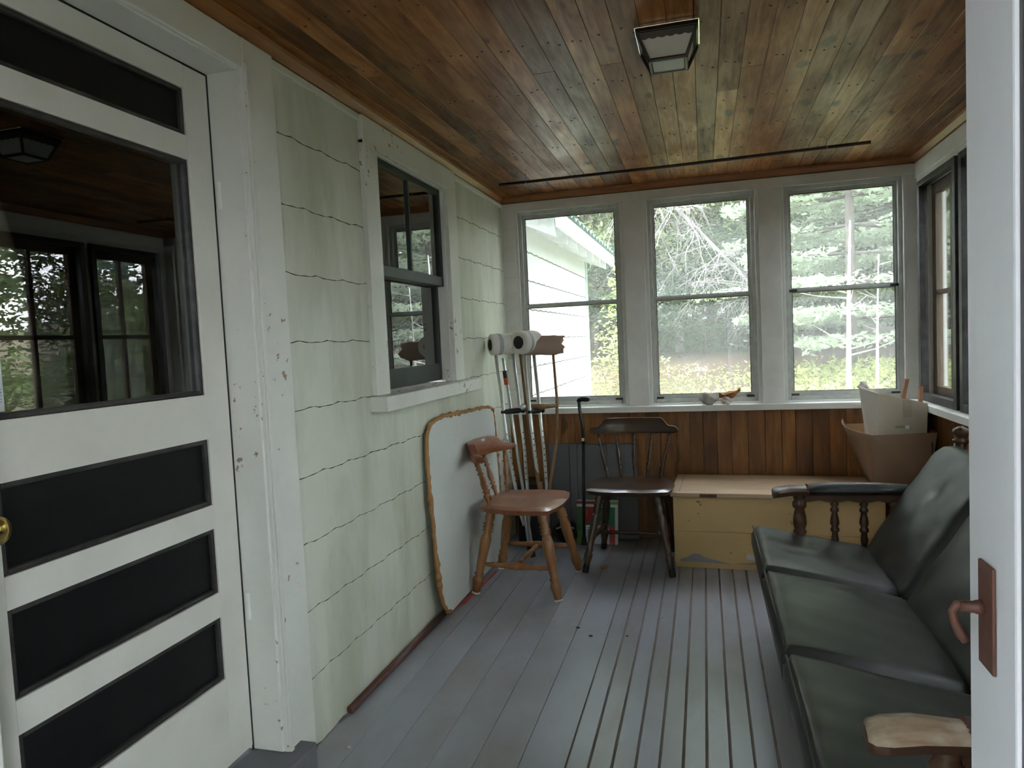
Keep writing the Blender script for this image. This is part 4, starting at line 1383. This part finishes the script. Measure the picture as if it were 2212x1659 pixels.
# tan cloth roll with a ragged end
seg, rings = 22, 12
bm = BM()
R_ = []
axd = Vector((.97, .24, -.01)); p0, p1 = wt - axd * .165, wt + axd * .085
s_, t_ = frame_axes(axd)
for i in range(rings + 1):
    u = i / rings
    ring = []
    for k in range(seg):
        th_ = 2 * PI * k / seg
        r = .058 * (1 + .06 * math.sin(3 * th_ + 5 * u) + .04 * math.sin(5 * th_ - 7 * u)) * (.93 if u > .9 else 1)
        c = p0.lerp(p1, u) + (axd * (.014 * math.sin(4 * th_) + .008 * math.sin(9 * th_)) if i == rings else Vector())
        ring.append(bm.verts.new(c + (s_ * math.cos(th_) + t_ * math.sin(th_)) * r))
    R_.append(ring)
for a, b in zip(R_, R_[1:]):
    for k in range(seg): bm.faces.new((a[k], a[(k + 1) % seg], b[(k + 1) % seg], b[k]))
cen = bm.verts.new(p1 - axd * .02)
for k in range(seg): bm.faces.new((R_[-1][k], R_[-1][(k + 1) % seg], cen))
bm.faces.new(R_[0][::-1])
obj('cloth_wrap', bm, 'tan_cloth', wc, smooth=True)

# ================================================================== BLACK CANE
cane = thing('walking_cane', 'black walking cane with a padded handle leaning on the window sill', 'cane', (.512, 4.33, 0))
bm = BM(); tube(bm, [(.512, 4.330, .03), (.516, 4.36, .35), (.522, 4.39, .66)], .0105, 12); obj('lower_shaft', bm, 'cane_black', cane, smooth=True)
bm = BM(); tube(bm, [(.522, 4.39, .655), (.520, 4.40, .74), (.503, 4.412, .84), (.499, 4.418, .885), (.505, 4.415, .905)], .0105, 12); obj('upper_shaft', bm, 'cane_black', cane, smooth=True)
bm = BM(); tube(bm, [(.522, 4.389, .648), (.522, 4.391, .668)], .0135, 12); obj('collar', bm, 'chrome', cane)
bm = BM(); tube(bm, [(.492, 4.42, .896), (.502, 4.415, .908), (.525, 4.408, .914), (.552, 4.40, .912), (.568, 4.396, .908)], [.010, .0145, .016, .0165, .009], 12); obj('handle', bm, 'rubber_black', cane, smooth=True)
bm = BM(); lathe(bm, (.512, 4.331, .05), (.511, 4.328, 0), [(0, .0135), (.6, .016), (1, .020)], 12); obj('rubber_tip', bm, 'rubber_black', cane)

# ================================================================== GREY BOARDS leaning on the wainscot
for k, (x0, x1) in enumerate(((.270, .405), (.408, .455), (.458, .650), (.653, .842))):
    lab = ['grey painted board leaning on the wainscot behind the wooden crutch', 'narrow grey painted slat leaning on the wainscot beside the cane', 'grey painted board leaning on the wainscot behind the cane', 'grey painted board leaning on the wainscot behind the dark chair'][k]
    bm = BM(); prism(bm, [(x0, 4.462, .004), (x1, 4.462, .004), (x1, 4.508, .612), (x0, 4.508, .612)], (0, .016, .0012))
    tag(obj('grey_board', bm, 'grey_board', None, (x0, 4.47, .003), bevel=.0015), lab, 'board')

# ================================================================== COLOURFUL PRINTED SACK and dark bag in the corner
def sack_print(u, v):
    if v > .93: return (.22, .02, .05) if u < .55 else (.16, .26, .10)
    if v > .86: return (.62, .62, .58)
    if u > .93: return (.52, .50, .52)
    if u > .80: return (.015, .17, .10) if v > .42 else (.42, .035, .04)
    if u < .16: return (.06, .15, .05) if v > .3 else (.10, .24, .03)
    if v > .44:
        if ((u - .20) / .07) ** 2 + ((v - .70) / .10) ** 2 < 1: return (.55, .06, .012)
        if ((u - .36) / .18) ** 2 + ((v - .66) / .21) ** 2 < 1:
            return (.42, .03, .03) if (int(u * 31) + int(v * 27)) % 3 else (.28, .015, .02)
        if ((u - .70) / .06) ** 2 + ((v - .74) / .07) ** 2 < 1: return (.45, .33, .10)
        return (.02, .16, .08) if (int(u * 23) * 3 + int(v * 19)) % 4 else (.25, .12, .06)
    if .26 < u < .31 and .12 < v < .38 and int(v * 50) % 3 < 2: return (.02, .03, .06)
    if u > .60 and .24 < v < .42 and (int(u * 40) + int(v * 33)) % 3: return (.35, .05, .06)
    if .56 < u < .66 and .3 < v < .34: return (.02, .03, .05)
    return (.60, .63, .70)
sk = thing('printed_sack', 'colourful red green and white printed sack standing behind the dark chair', 'sack', (.59, 4.38, 0))
paint_grid('printed_front', ((.462, 4.345, .004), (.722, 4.330, .004), (.725, 4.385, .262), (.462, 4.395, .262)), 60, 60, sack_print, sk)
bm = BM(); prism(bm, [(.464, 4.347, .003), (.720, 4.332, .003), (.723, 4.387, .260), (.464, 4.397, .260)], (0, .035, 0)); obj('sack_body', bm, 'white_box_side', sk)
bm = BM(); prism(bm, [(.462, 4.398, .258), (.725, 4.388, .258), (.725, 4.392, .268), (.462, 4.402, .268)], (0, .018, 0)); obj('folded_top', bm, 'pale_box', sk)

tb = thing('dark_tool_case', 'black case standing in the corner behind the crutch feet', 'case', (.20, 4.38, 0))
bm = BM(); prism(bm, [(.09, 4.30, .0), (.27, 4.30, .0), (.265, 4.305, .38), (.10, 4.305, .38)], (0, .18, 0)); obj('case_body', bm, 'black_enamel', tb, bevel=.01)
bm = BM(); tube(bm, [(.13, 4.39, .38), (.14, 4.39, .41), (.22, 4.39, .41), (.23, 4.39, .38)], .008, 8); obj('case_handle', bm, 'rubber_black', tb)
sb = thing('small_dark_bag', 'small dark canvas bag on the floor between crutches and printed sack', 'bag', (.395, 4.33, 0))
bm = BM(); bmesh.ops.create_icosphere(bm, subdivisions=3, radius=1)
for v in bm.verts:
    n = v.co.copy(); k = 1 + .10 * math.sin(n.x * 5) * math.sin(n.z * 4 + 1)
    v.co = Vector((.395 + n.x * .075 * k, 4.36 + n.y * .055, .075 + n.z * .075 * k))
obj('bag_body', bm, 'rubber_black', sb, smooth=True)
bm = BM(); tube(bm, [(.34, 4.318, .10), (.37, 4.305, .115), (.42, 4.305, .118), (.45, 4.32, .105)], .006, 6); obj('bag_strap', bm, 'towel_band', sb)

# ================================================================== THINGS ON THE SILL AND FLOOR
blob('grey_stone', 'rough grey stone on the middle window sill', 'stone', (1.293, 4.500, .891), (.050, .034, .040), 'stone', .30, 11)
blob('white_shell', 'small whitish shell on the middle window sill beside the stone', 'shell', (1.397, 4.492, .876), (.032, .024, .025), 'shell', .55, 21, smooth=False)
def leaf(name, label, c, L, Wd, rotz, curl, mat, tilt=0):
    n, m = 11, 7
    top, bot = [], []
    for i in range(n):
        u = i / (n - 1)
        w = Wd * math.sin(PI * min(1, .06 + u * .94)) * (1 + .25 * math.sin(u * 14))
        a, b = [], []
        for j in range(m):
            v = -1 + 2 * j / (m - 1)
            x = (u - .5) * L; y = v * w / 2
            z = curl * (v * v * .5 + (u - .5) ** 2 * 1.6 + .12 * math.sin(9 * u + 3 * v))
            X = c[0] + x * math.cos(rotz) - y * math.sin(rotz); Y = c[1] + x * math.sin(rotz) + y * math.cos(rotz)
            a.append((X, Y, c[2] + z + .0012 + tilt * (u - .5))); b.append((X, Y, c[2] + z + tilt * (u - .5)))
        top.append(a); bot.append(b)
    bm = BM(); grid_solid(bm, top, bot)
    return tag(obj(name, bm, mat, None, c, smooth=True), label, 'leaf')
leaf('dry_leaf', 'curled orange dry leaf against the middle window pane', (1.42, 4.515, .888), .13, .09, .2, .06, 'dry_leaf', .03)
leaf('dry_leaf', 'small orange dry leaf on the floor in front of the dark chair', (.700, 3.88, .001), .05, .035, .8, .012, 'dry_leaf')
bits = [((.693, 3.048), .007, 'pebble_dark', 'small black crumb on the floor nearer the brown chair'), ((.765, 2.969), .006, 'pebble_dark', 'small black crumb on the floor in front of the wide boards'), ((.919, 2.993), .0045, 'pebble_dark', 'tiny black crumb on a narrow floor board'),
        ((.640, 3.30), .005, 'crumb_pale', 'tiny pale wood chip on the floor beside the brown chair'), ((1.056, 3.22), .005, 'crumb_pale', 'tiny pale wood chip on the narrow floor boards'), ((.12, 1.99), .008, 'crumb_pale', 'small pale paint flake on the floor beside the door step')]
for k, ((x, y), r, m_, lab) in enumerate(bits):
    blob('floor_crumb', lab, 'crumb', (x, y, r * .5), (r * 1.4, r, r * .55), m_, .5, 40 + k, 1)

# ================================================================== OUTSIDE: house wing seen through the end window
YE = 8.06
wing = struct(obj('wall_wing', bx((-3.6, D + .16, -.6), (-.012, YE, 2.30)), 'siding_gap'), 'white shingled wing of the house outside')
for k in range(12):
    z0 = -.5 + k * .2192 + .068
    z1 = min(z0 + .2192, 2.22)
    if z0 > 2.15: break
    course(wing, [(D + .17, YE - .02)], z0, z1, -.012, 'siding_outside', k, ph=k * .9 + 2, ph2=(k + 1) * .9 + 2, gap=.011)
struct(obj('trim_13', bx((-.02, YE - .06, -.6), (.012, YE + .012, 2.22)), 'corner_green'), 'pale green corner board of the wing')
wr_ = struct(empty('roof_wing', (0, 6.4, 2.2)), 'eave of the house wing with rafter tails and green roof edge')
Y0r, Y1r = D + .5, YE + .20
bm = BM(); prism(bm, [(.30, Y0r, 2.105), (.30, Y0r, 2.225), (.272, Y0r, 2.225), (.272, Y0r, 2.105)], (0, Y1r - Y0r, 0)); obj('fascia', bm, 'fascia', wr_)
bm = BM(); prism(bm, [(.275, Y0r, 2.205), (.275, Y0r, 2.222), (-2.2, Y0r, 3.15), (-2.2, Y0r, 3.13)], (0, Y1r - Y0r, 0)); obj('roof_deck', bm, 'fascia', wr_)
y = Y0r + .1
while y < Y1r - .03:
    bm = BM(); prism(bm, [(.245, y, 2.055), (.245, y, 2.185), (-.02, y, 2.30), (-.02, y, 2.17)], (0, .045, 0)); obj('rafter_tail', bm, 'fascia', wr_, (.1, y, 2.2))
    y += .46
n = int((Y1r - Y0r) / .19)
for k in range(n):
    ya = Y0r + k * .19
    top, bot = [], []
    for i in range(7):
        s = i / 6
        yy = ya + s * .19
        hgt = .036 * math.sin(PI * s)
        top.append([(.325, yy, 2.225 + hgt), (-2.2, yy, 3.175 + hgt)]); bot.append([(.325, yy, 2.217 + hgt), (-2.2, yy, 3.167 + hgt)])
    bm = BM(); grid_solid(bm, top, bot); obj('roof_sheet', bm, 'roof_green', wr_, (0, ya, 2.3), smooth=True)

# ---------------- ground
def gz(x, y):
    r = math.hypot(max(0, abs(x - 1) - 3), max(0, y - 5, -y - 1))
    base = -.42 + .072 * max(0, y - 5) + .0016 * max(0, y - 9) ** 2 + .02 * max(0, x - 6)
    return base + .10 * math.sin(x * .7 + y * .3) * math.sin(y * .5 + 1)
N = 70
xs = np.linspace(-30, 40, N); ys = np.linspace(-25, 55, N)
V = np.array([[x, y, gz(x, y)] for x in xs for y in ys])
F = np.array([[i * N + j, (i + 1) * N + j, (i + 1) * N + j + 1, i * N + j + 1] for i in range(N - 1) for j in range(N - 1)])
struct(np_mesh('ground', V, F, 'ground'), 'brown forest ground rising behind the porch')

# ---------------- low green plants
def quads(cen, size, flat=0.0):
    """random leaf quads (diamonds) around given centres"""
    n = len(cen)
    a = rng.normal(size=(n, 3)); a[:, 2] *= (1 - flat)
    a /= np.linalg.norm(a, axis=1, keepdims=True)
    b = rng.normal(size=(n, 3)); b -= a * (a * b).sum(1, keepdims=True)
    if flat: b[:, 2] *= (1 - flat)
    b /= np.linalg.norm(b, axis=1, keepdims=True)
    s = (size * rng.uniform(.6, 1.3, n))[:, None]
    V = np.stack([cen - a * s, cen + b * s * .45, cen + a * s, cen - b * s * .45], 1).reshape(-1, 3)
    F = np.arange(4 * n).reshape(-1, 4)
    return V, F
pts = []
while len(pts) < 60000:
    x = rng.uniform(-3, 12); y = rng.uniform(6, 16.5)
    if x < .3 and y < YE + .1: continue
    dens = .5 + .5 * math.sin(x * .9 + 1) * math.sin(y * .8 + .5)
    if y > 13.5: dens *= max(.0, 1 - (y - 13.5) / 2.5) * (1 if x > 2.2 else .6)
    if rng.uniform() > .05 + dens + (.3 if y < 13 else 0): continue
    h = .20 + .16 * dens
    pts.append((x, y, gz(x, y) + rng.uniform(.02, h)))
Vc, Fc = quads(np.array(pts), .045, .35)
gc = np_mesh('ground_cover_plants', Vc, Fc, 'leaf_cover')
gc['kind'] = 'stuff'; gc['label'] = 'low yellow green plants covering the ground outside'; gc['category'] = 'plants'

# ---------------- trees
def trunk_bm(h, r, lean=(0, 0), branches=(), seg=9):
    bm = BM()
    pts = [(lean[0] * t * t * h, lean[1] * t * t * h, t * h) for t in np.linspace(-.03, 1, 9)]
    tube(bm, pts, [max(.006, r * (1 - .75 * k / 8)) for k in range(9)], seg)
    for z, a, L, up in branches:
        t = z / h
        p = Vector((lean[0] * t * t * h, lean[1] * t * t * h, z))
        q = p + Vector((math.cos(a) * L * .5, math.sin(a) * L * .5, up * .35))
        e = p + Vector((math.cos(a) * L, math.sin(a) * L, up))
        tube(bm, [p, q, e], [r * .28, r * .18, r * .06], 5)
    return bm

def broad_proto(name, seed, h, z_lo, rad, n, size, mat, r=.14):
    rs = np.random.default_rng(seed)
    t = empty(name, (0, 0, 0), 0, True)
    br = [(rs.uniform(z_lo * .7, h * .9), rs.uniform(0, 6.28), rad * rs.uniform(.5, .95), rs.uniform(.2, 1.0)) for _ in range(16)]
    obj('trunk', trunk_bm(h, r, (rs.uniform(-.02, .02), rs.uniform(-.02, .02)), br), 'bark', t, smooth=True)
    nb = 60
    bc = []
    for k in range(nb):
        z = z_lo + (h - z_lo) * rs.uniform(0, 1)
        rr = rad * math.sqrt(max(.05, 1 - ((z - (z_lo + h) / 2) / ((h - z_lo) / 2)) ** 2)) ** .7
        a = rs.uniform(0, 6.28); q = rr * math.sqrt(rs.uniform(.1, 1))
        bc.append((math.cos(a) * q, math.sin(a) * q, z))
    bc = np.array(bc)
    idx = rs.integers(0, nb, n)
    off = rs.normal(size=(n, 3)) * np.array([.42, .42, .22]) * rad / 2.4
    off[:, 2] -= .12 * np.abs(off[:, 0] + off[:, 1])
    V, F = quads(bc[idx] + off, size, .45)
    o = np_mesh('foliage', V, F, mat, t)
    return t

def conifer_proto(name, seed, h, z_lo, rad, mat, size=.16, per=70, rings=26, droop=.25, r=.12, spread=.12):
    rs = np.random.default_rng(seed)
    t = empty(name, (0, 0, 0), 0, True)
    cen = []; br = []
    for k in range(rings):
        u = k / (rings - 1)
        z = z_lo + (h - z_lo) * u
        L = rad * (1 - u) ** .8 + .15
        nb = 7 if u < .7 else 5
        for b in range(nb):
            a = rs.uniform(0, 6.28); LL = L * rs.uniform(.65, 1.1)
            if u < .85: br.append((z, a, LL * .9, -droop * LL * .6))
            m = int(per * LL / rad) + 6
            s = rs.uniform(.15, 1, m) ** .7
            w = rs.normal(size=m) * spread * LL * (1.15 - s) + rs.normal(size=m) * .05
            x = math.cos(a) * s * LL - math.sin(a) * w; y = math.sin(a) * s * LL + math.cos(a) * w
            zz = z - droop * LL * s ** 1.6 + rs.normal(size=m) * .05
            cen.append(np.stack([x, y, zz], 1))
    obj('trunk', trunk_bm(h, r, (0, 0), br, 8), 'bark', t, smooth=True)
    V, F = quads(np.concatenate(cen), size, .5)
    np_mesh('foliage', V, F, mat, t)
    return t

def plant(proto, x, y, s, rz, label, cat, group=None, first=[set()]):
    o = proto if proto.name not in first[0] else copy_tree(proto)
    first[0].add(proto.name)
    o.location = (x, y, gz(x, y) - .02)
    o.rotation_euler = (0, 0, rz)
    o.scale = (s, s, s)
    tag(o, label, cat, group)
    return o
pr_a = broad_proto('broadleaf_tree', 1, 11, 1.6, 3.0, 30000, .085, 'leaf_bright')
pr_b = broad_proto('broadleaf_tree', 2, 12, 2.2, 3.2, 30000, .09, 'leaf_mid', .17)
pr_c = conifer_proto('hemlock_tree', 3, 12, 1.2, 3.2, 'leaf_dark', .10, 130, 30, .30, .16)
pr_d = conifer_proto('white_pine_tree', 4, 10, .8, 2.9, 'leaf_pine', .075, 330, 18, .05, .11, .26)
pr_e = conifer_proto('spruce_sapling', 5, 2.3, .35, .70, 'leaf_sapling', .042, 22, 11, .02, .020, .16)
pr_f = broad_proto('leafy_bush', 6, 2.3, .15, 1.5, 14000, .06, 'leaf_bright', .03)
G = 'trees at the edge of the forest'
spots = [
    (pr_b, -3.6, 17.5, .95, .3, 'mid green leafy tree behind the wing roof'), (pr_a, -2.1, 19.0, .80, 1.1, 'bright leafy tree at the end of the wing roof'),
    (pr_c, -2.6, 21, 1.0, 2.0, 'dark hemlock rising behind the wing corner'), (pr_a, .3, 20, .85, 2.2, 'bright leafy tree in the middle window'),
    (pr_c, 1.6, 23, 1.1, .9, 'dark hemlock in the middle window'), (pr_b, 3.4, 21, 1.0, 2.9, 'mid green tree at the right of the middle window'),
    (pr_d, 3.9, 14.2, .95, .5, 'pale white pine in the right window'), (pr_d, 5.6, 17.5, 1.15, 1.7, 'tall pale pine behind the right window post'),
    (pr_c, 6.8, 22, 1.1, 1.2, 'dark hemlock behind the pines'), (pr_d, 4.9, 20.5, .9, 3.0, 'small pale pine behind the mullion'),
    (pr_a, 8.0, 18, .9, .2, 'bright leafy tree right of the pines'), (pr_c, -6.5, 24, 1.2, 1.0, 'dark hemlock far behind the house'),
    (pr_b, -.6, 27, 1.35, 1.4, 'tall leafy tree deep in the forest left'), (pr_c, 4.4, 29, 1.4, .4, 'tall hemlock deep in the forest'), (pr_b, 9.5, 28, 1.4, 2.4, 'tall leafy tree deep in the forest right'),
    (pr_b, 13, 24, 1.2, .8, 'leafy tree far right of the pines'),
    (pr_c, 1.0, 31, 1.5, 2.6, 'tallest hemlock deep in the forest'), (pr_b, 6.6, 33, 1.6, .1, 'tallest leafy tree deep in the forest'),
    # side of the porch
    (pr_a, 7.6, 9.5, .75, 1.9, 'bright leafy tree outside the farthest side window'), (pr_b, 8.2, 5.6, .8, .6, 'mid green leafy tree outside the side windows'),
    (pr_a, 8.4, 2.2, .72, 2.7, 'bright leafy tree outside the middle side window'), (pr_b, 11, 8.0, 1.0, 1.5, 'leafy tree behind those beside the porch'),
    (pr_c, 11.5, 3.5, 1.0, 2.1, 'dark hemlock beside the porch'), (pr_a, 9, -2.5, .8, 1.3, 'bright leafy tree near the entrance side'),
    (pr_b, 2.9, -7.5, .62, 2.0, 'leafy tree right behind the entrance door'), (pr_c, -3.0, -8, .9, .7, 'dark hemlock behind the entrance door'),  # unseen trees behind the entrance, set close to cut sky light at the doorway
    (pr_a, .0, -8.0, .66, .9, 'bright leafy tree behind the entrance door'), (pr_b, 5.6, -6.5, .7, 1.0, 'leafy tree beside the entrance path'), (pr_c, 1.5, -10.5, 1.0, 1.8, 'tall dark hemlock behind the entrance trees'),
]
for p, x, y, s, rz_, lab in spots:
    plant(p, x, y, s, rz_, lab, 'tree', G)
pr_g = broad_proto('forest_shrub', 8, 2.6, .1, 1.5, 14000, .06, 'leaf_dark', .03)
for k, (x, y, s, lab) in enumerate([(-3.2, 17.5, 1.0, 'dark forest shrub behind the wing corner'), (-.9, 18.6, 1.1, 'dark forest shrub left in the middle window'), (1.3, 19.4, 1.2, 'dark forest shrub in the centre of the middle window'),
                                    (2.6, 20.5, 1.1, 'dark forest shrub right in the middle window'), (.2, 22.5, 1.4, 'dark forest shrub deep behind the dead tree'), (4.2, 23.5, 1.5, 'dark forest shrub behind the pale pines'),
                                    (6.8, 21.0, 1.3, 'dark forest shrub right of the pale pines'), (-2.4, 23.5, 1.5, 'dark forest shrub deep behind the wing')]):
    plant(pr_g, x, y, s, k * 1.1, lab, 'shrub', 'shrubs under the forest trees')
bush_spots = [(1.2, -6.5, .8, 'low leafy bush straight behind the entrance'), (3.6, -5.6, .8, 'low leafy bush right of the entrance path'), (-1.6, -5.8, .8, 'low leafy bush left of the entrance'),  # entrance bushes are unseen, added to block horizon sky reflected in the panes
              (6.8, -1.0, .75, 'low leafy bush outside the nearest side window'), (6.9, 2.4, .75, 'low leafy bush outside the second side window'), (6.8, 5.6, .8, 'low leafy bush outside the third side window'),
              (6.2, 8.6, .9, 'low leafy bush outside the fourth side window'), (7.2, 12.0, 1.2, 'low leafy bush right of the pale pines')]
for k, (x, y, s, lab) in enumerate(bush_spots):
    plant(pr_f, x, y, s, k * 1.3, lab, 'bush', 'bushes around the porch')
plant(pr_e, -.12, 13.0, 1.05, .4, 'small yellow green spruce sapling between two window posts', 'tree')
# bare trunks inside the forest
for k in range(30):
    x = rng.uniform(-5, 9); y = rng.uniform(17.5, 29)
    bm = trunk_bm(rng.uniform(8, 12), rng.uniform(.07, .16), (rng.uniform(-.03, .03), 0), [(rng.uniform(1, 6), rng.uniform(0, 6.28), rng.uniform(.5, 1.4), rng.uniform(-.2, .3)) for _ in range(10)], 7)
    o = obj('bare_trunk', bm, 'bark' if rng.uniform() < .7 else 'dead_wood', None, None, smooth=True)
    o.location = (x, y, gz(x, y) - .05)
    tag(o, 'slim bare tree trunk in the shade at the edge of the forest', 'tree', 'bare trunks of the forest')
# pale birch trunks in the right window
for k, (x, y, r) in enumerate(((3.50, 12.3, .050), (3.98, 12.6, .030))):
    bm = trunk_bm((2.9, 2.3)[k], r, (.02, 0), [(rng.uniform(.6, 2.2), rng.uniform(0, 6.28), rng.uniform(.4, .9), rng.uniform(.05, .3)) for _ in range(7)], 8)
    o = obj('birch_tree', bm, 'bark_pale', None, None, smooth=True)
    o.location = (x, y, gz(x, y) - .05)
    tag(o, ['thicker pale trunk in front of the pines in the right window', 'thinner pale trunk right beside the thicker one'][k], 'tree')
# grey dead tree with hanging twigs in the middle window
bm = BM()
rs = random.Random(12)
base = Vector((.15, 14.5, gz(.15, 14.5)))
main = [base + Vector((-1.1 + .55 * t, .1 * t, 5.6 - .62 * t)) for t in range(8)]
tube(bm, main, [.055 - .005 * k for k in range(8)], 6)
for k in range(110):
    t = rs.uniform(0, 6.6)
    p = main[int(t)].lerp(main[min(7, int(t) + 1)], t - int(t))
    a = rs.uniform(0, 6.28); L = rs.uniform(.6, 2.0)
    d = Vector((math.cos(a) * .8, math.sin(a) * .5, rs.uniform(-1.1, .35)))
    q = [p]
    for s in range(5):
        q.append(q[-1] + d * L / 5 + Vector((rs.uniform(-.06, .06), rs.uniform(-.06, .06), -.03 * s)))
    tube(bm, q, [.013, .011, .009, .007, .005, .003], 4)
    for m in range(5):
        s = rs.randint(1, 4)
        e = q[s] + Vector((rs.uniform(-.4, .4), rs.uniform(-.3, .3), rs.uniform(-.6, .15)))
        tube(bm, [q[s], q[s].lerp(e, .5) + Vector((0, 0, .05)), e], [.008, .006, .003], 3)
tr_b = trunk_bm(7.0, .06, (.02, 0), [], 8)
dt = thing('dead_tree', 'grey leafless dead tree with hanging twigs in the middle window', 'tree', base)
obj('twigs', bm, 'dead_wood', dt)
o = obj('trunk', tr_b, 'bark', None, None, smooth=True); o.parent = dt; o.location = (-.35, .1, -.05)
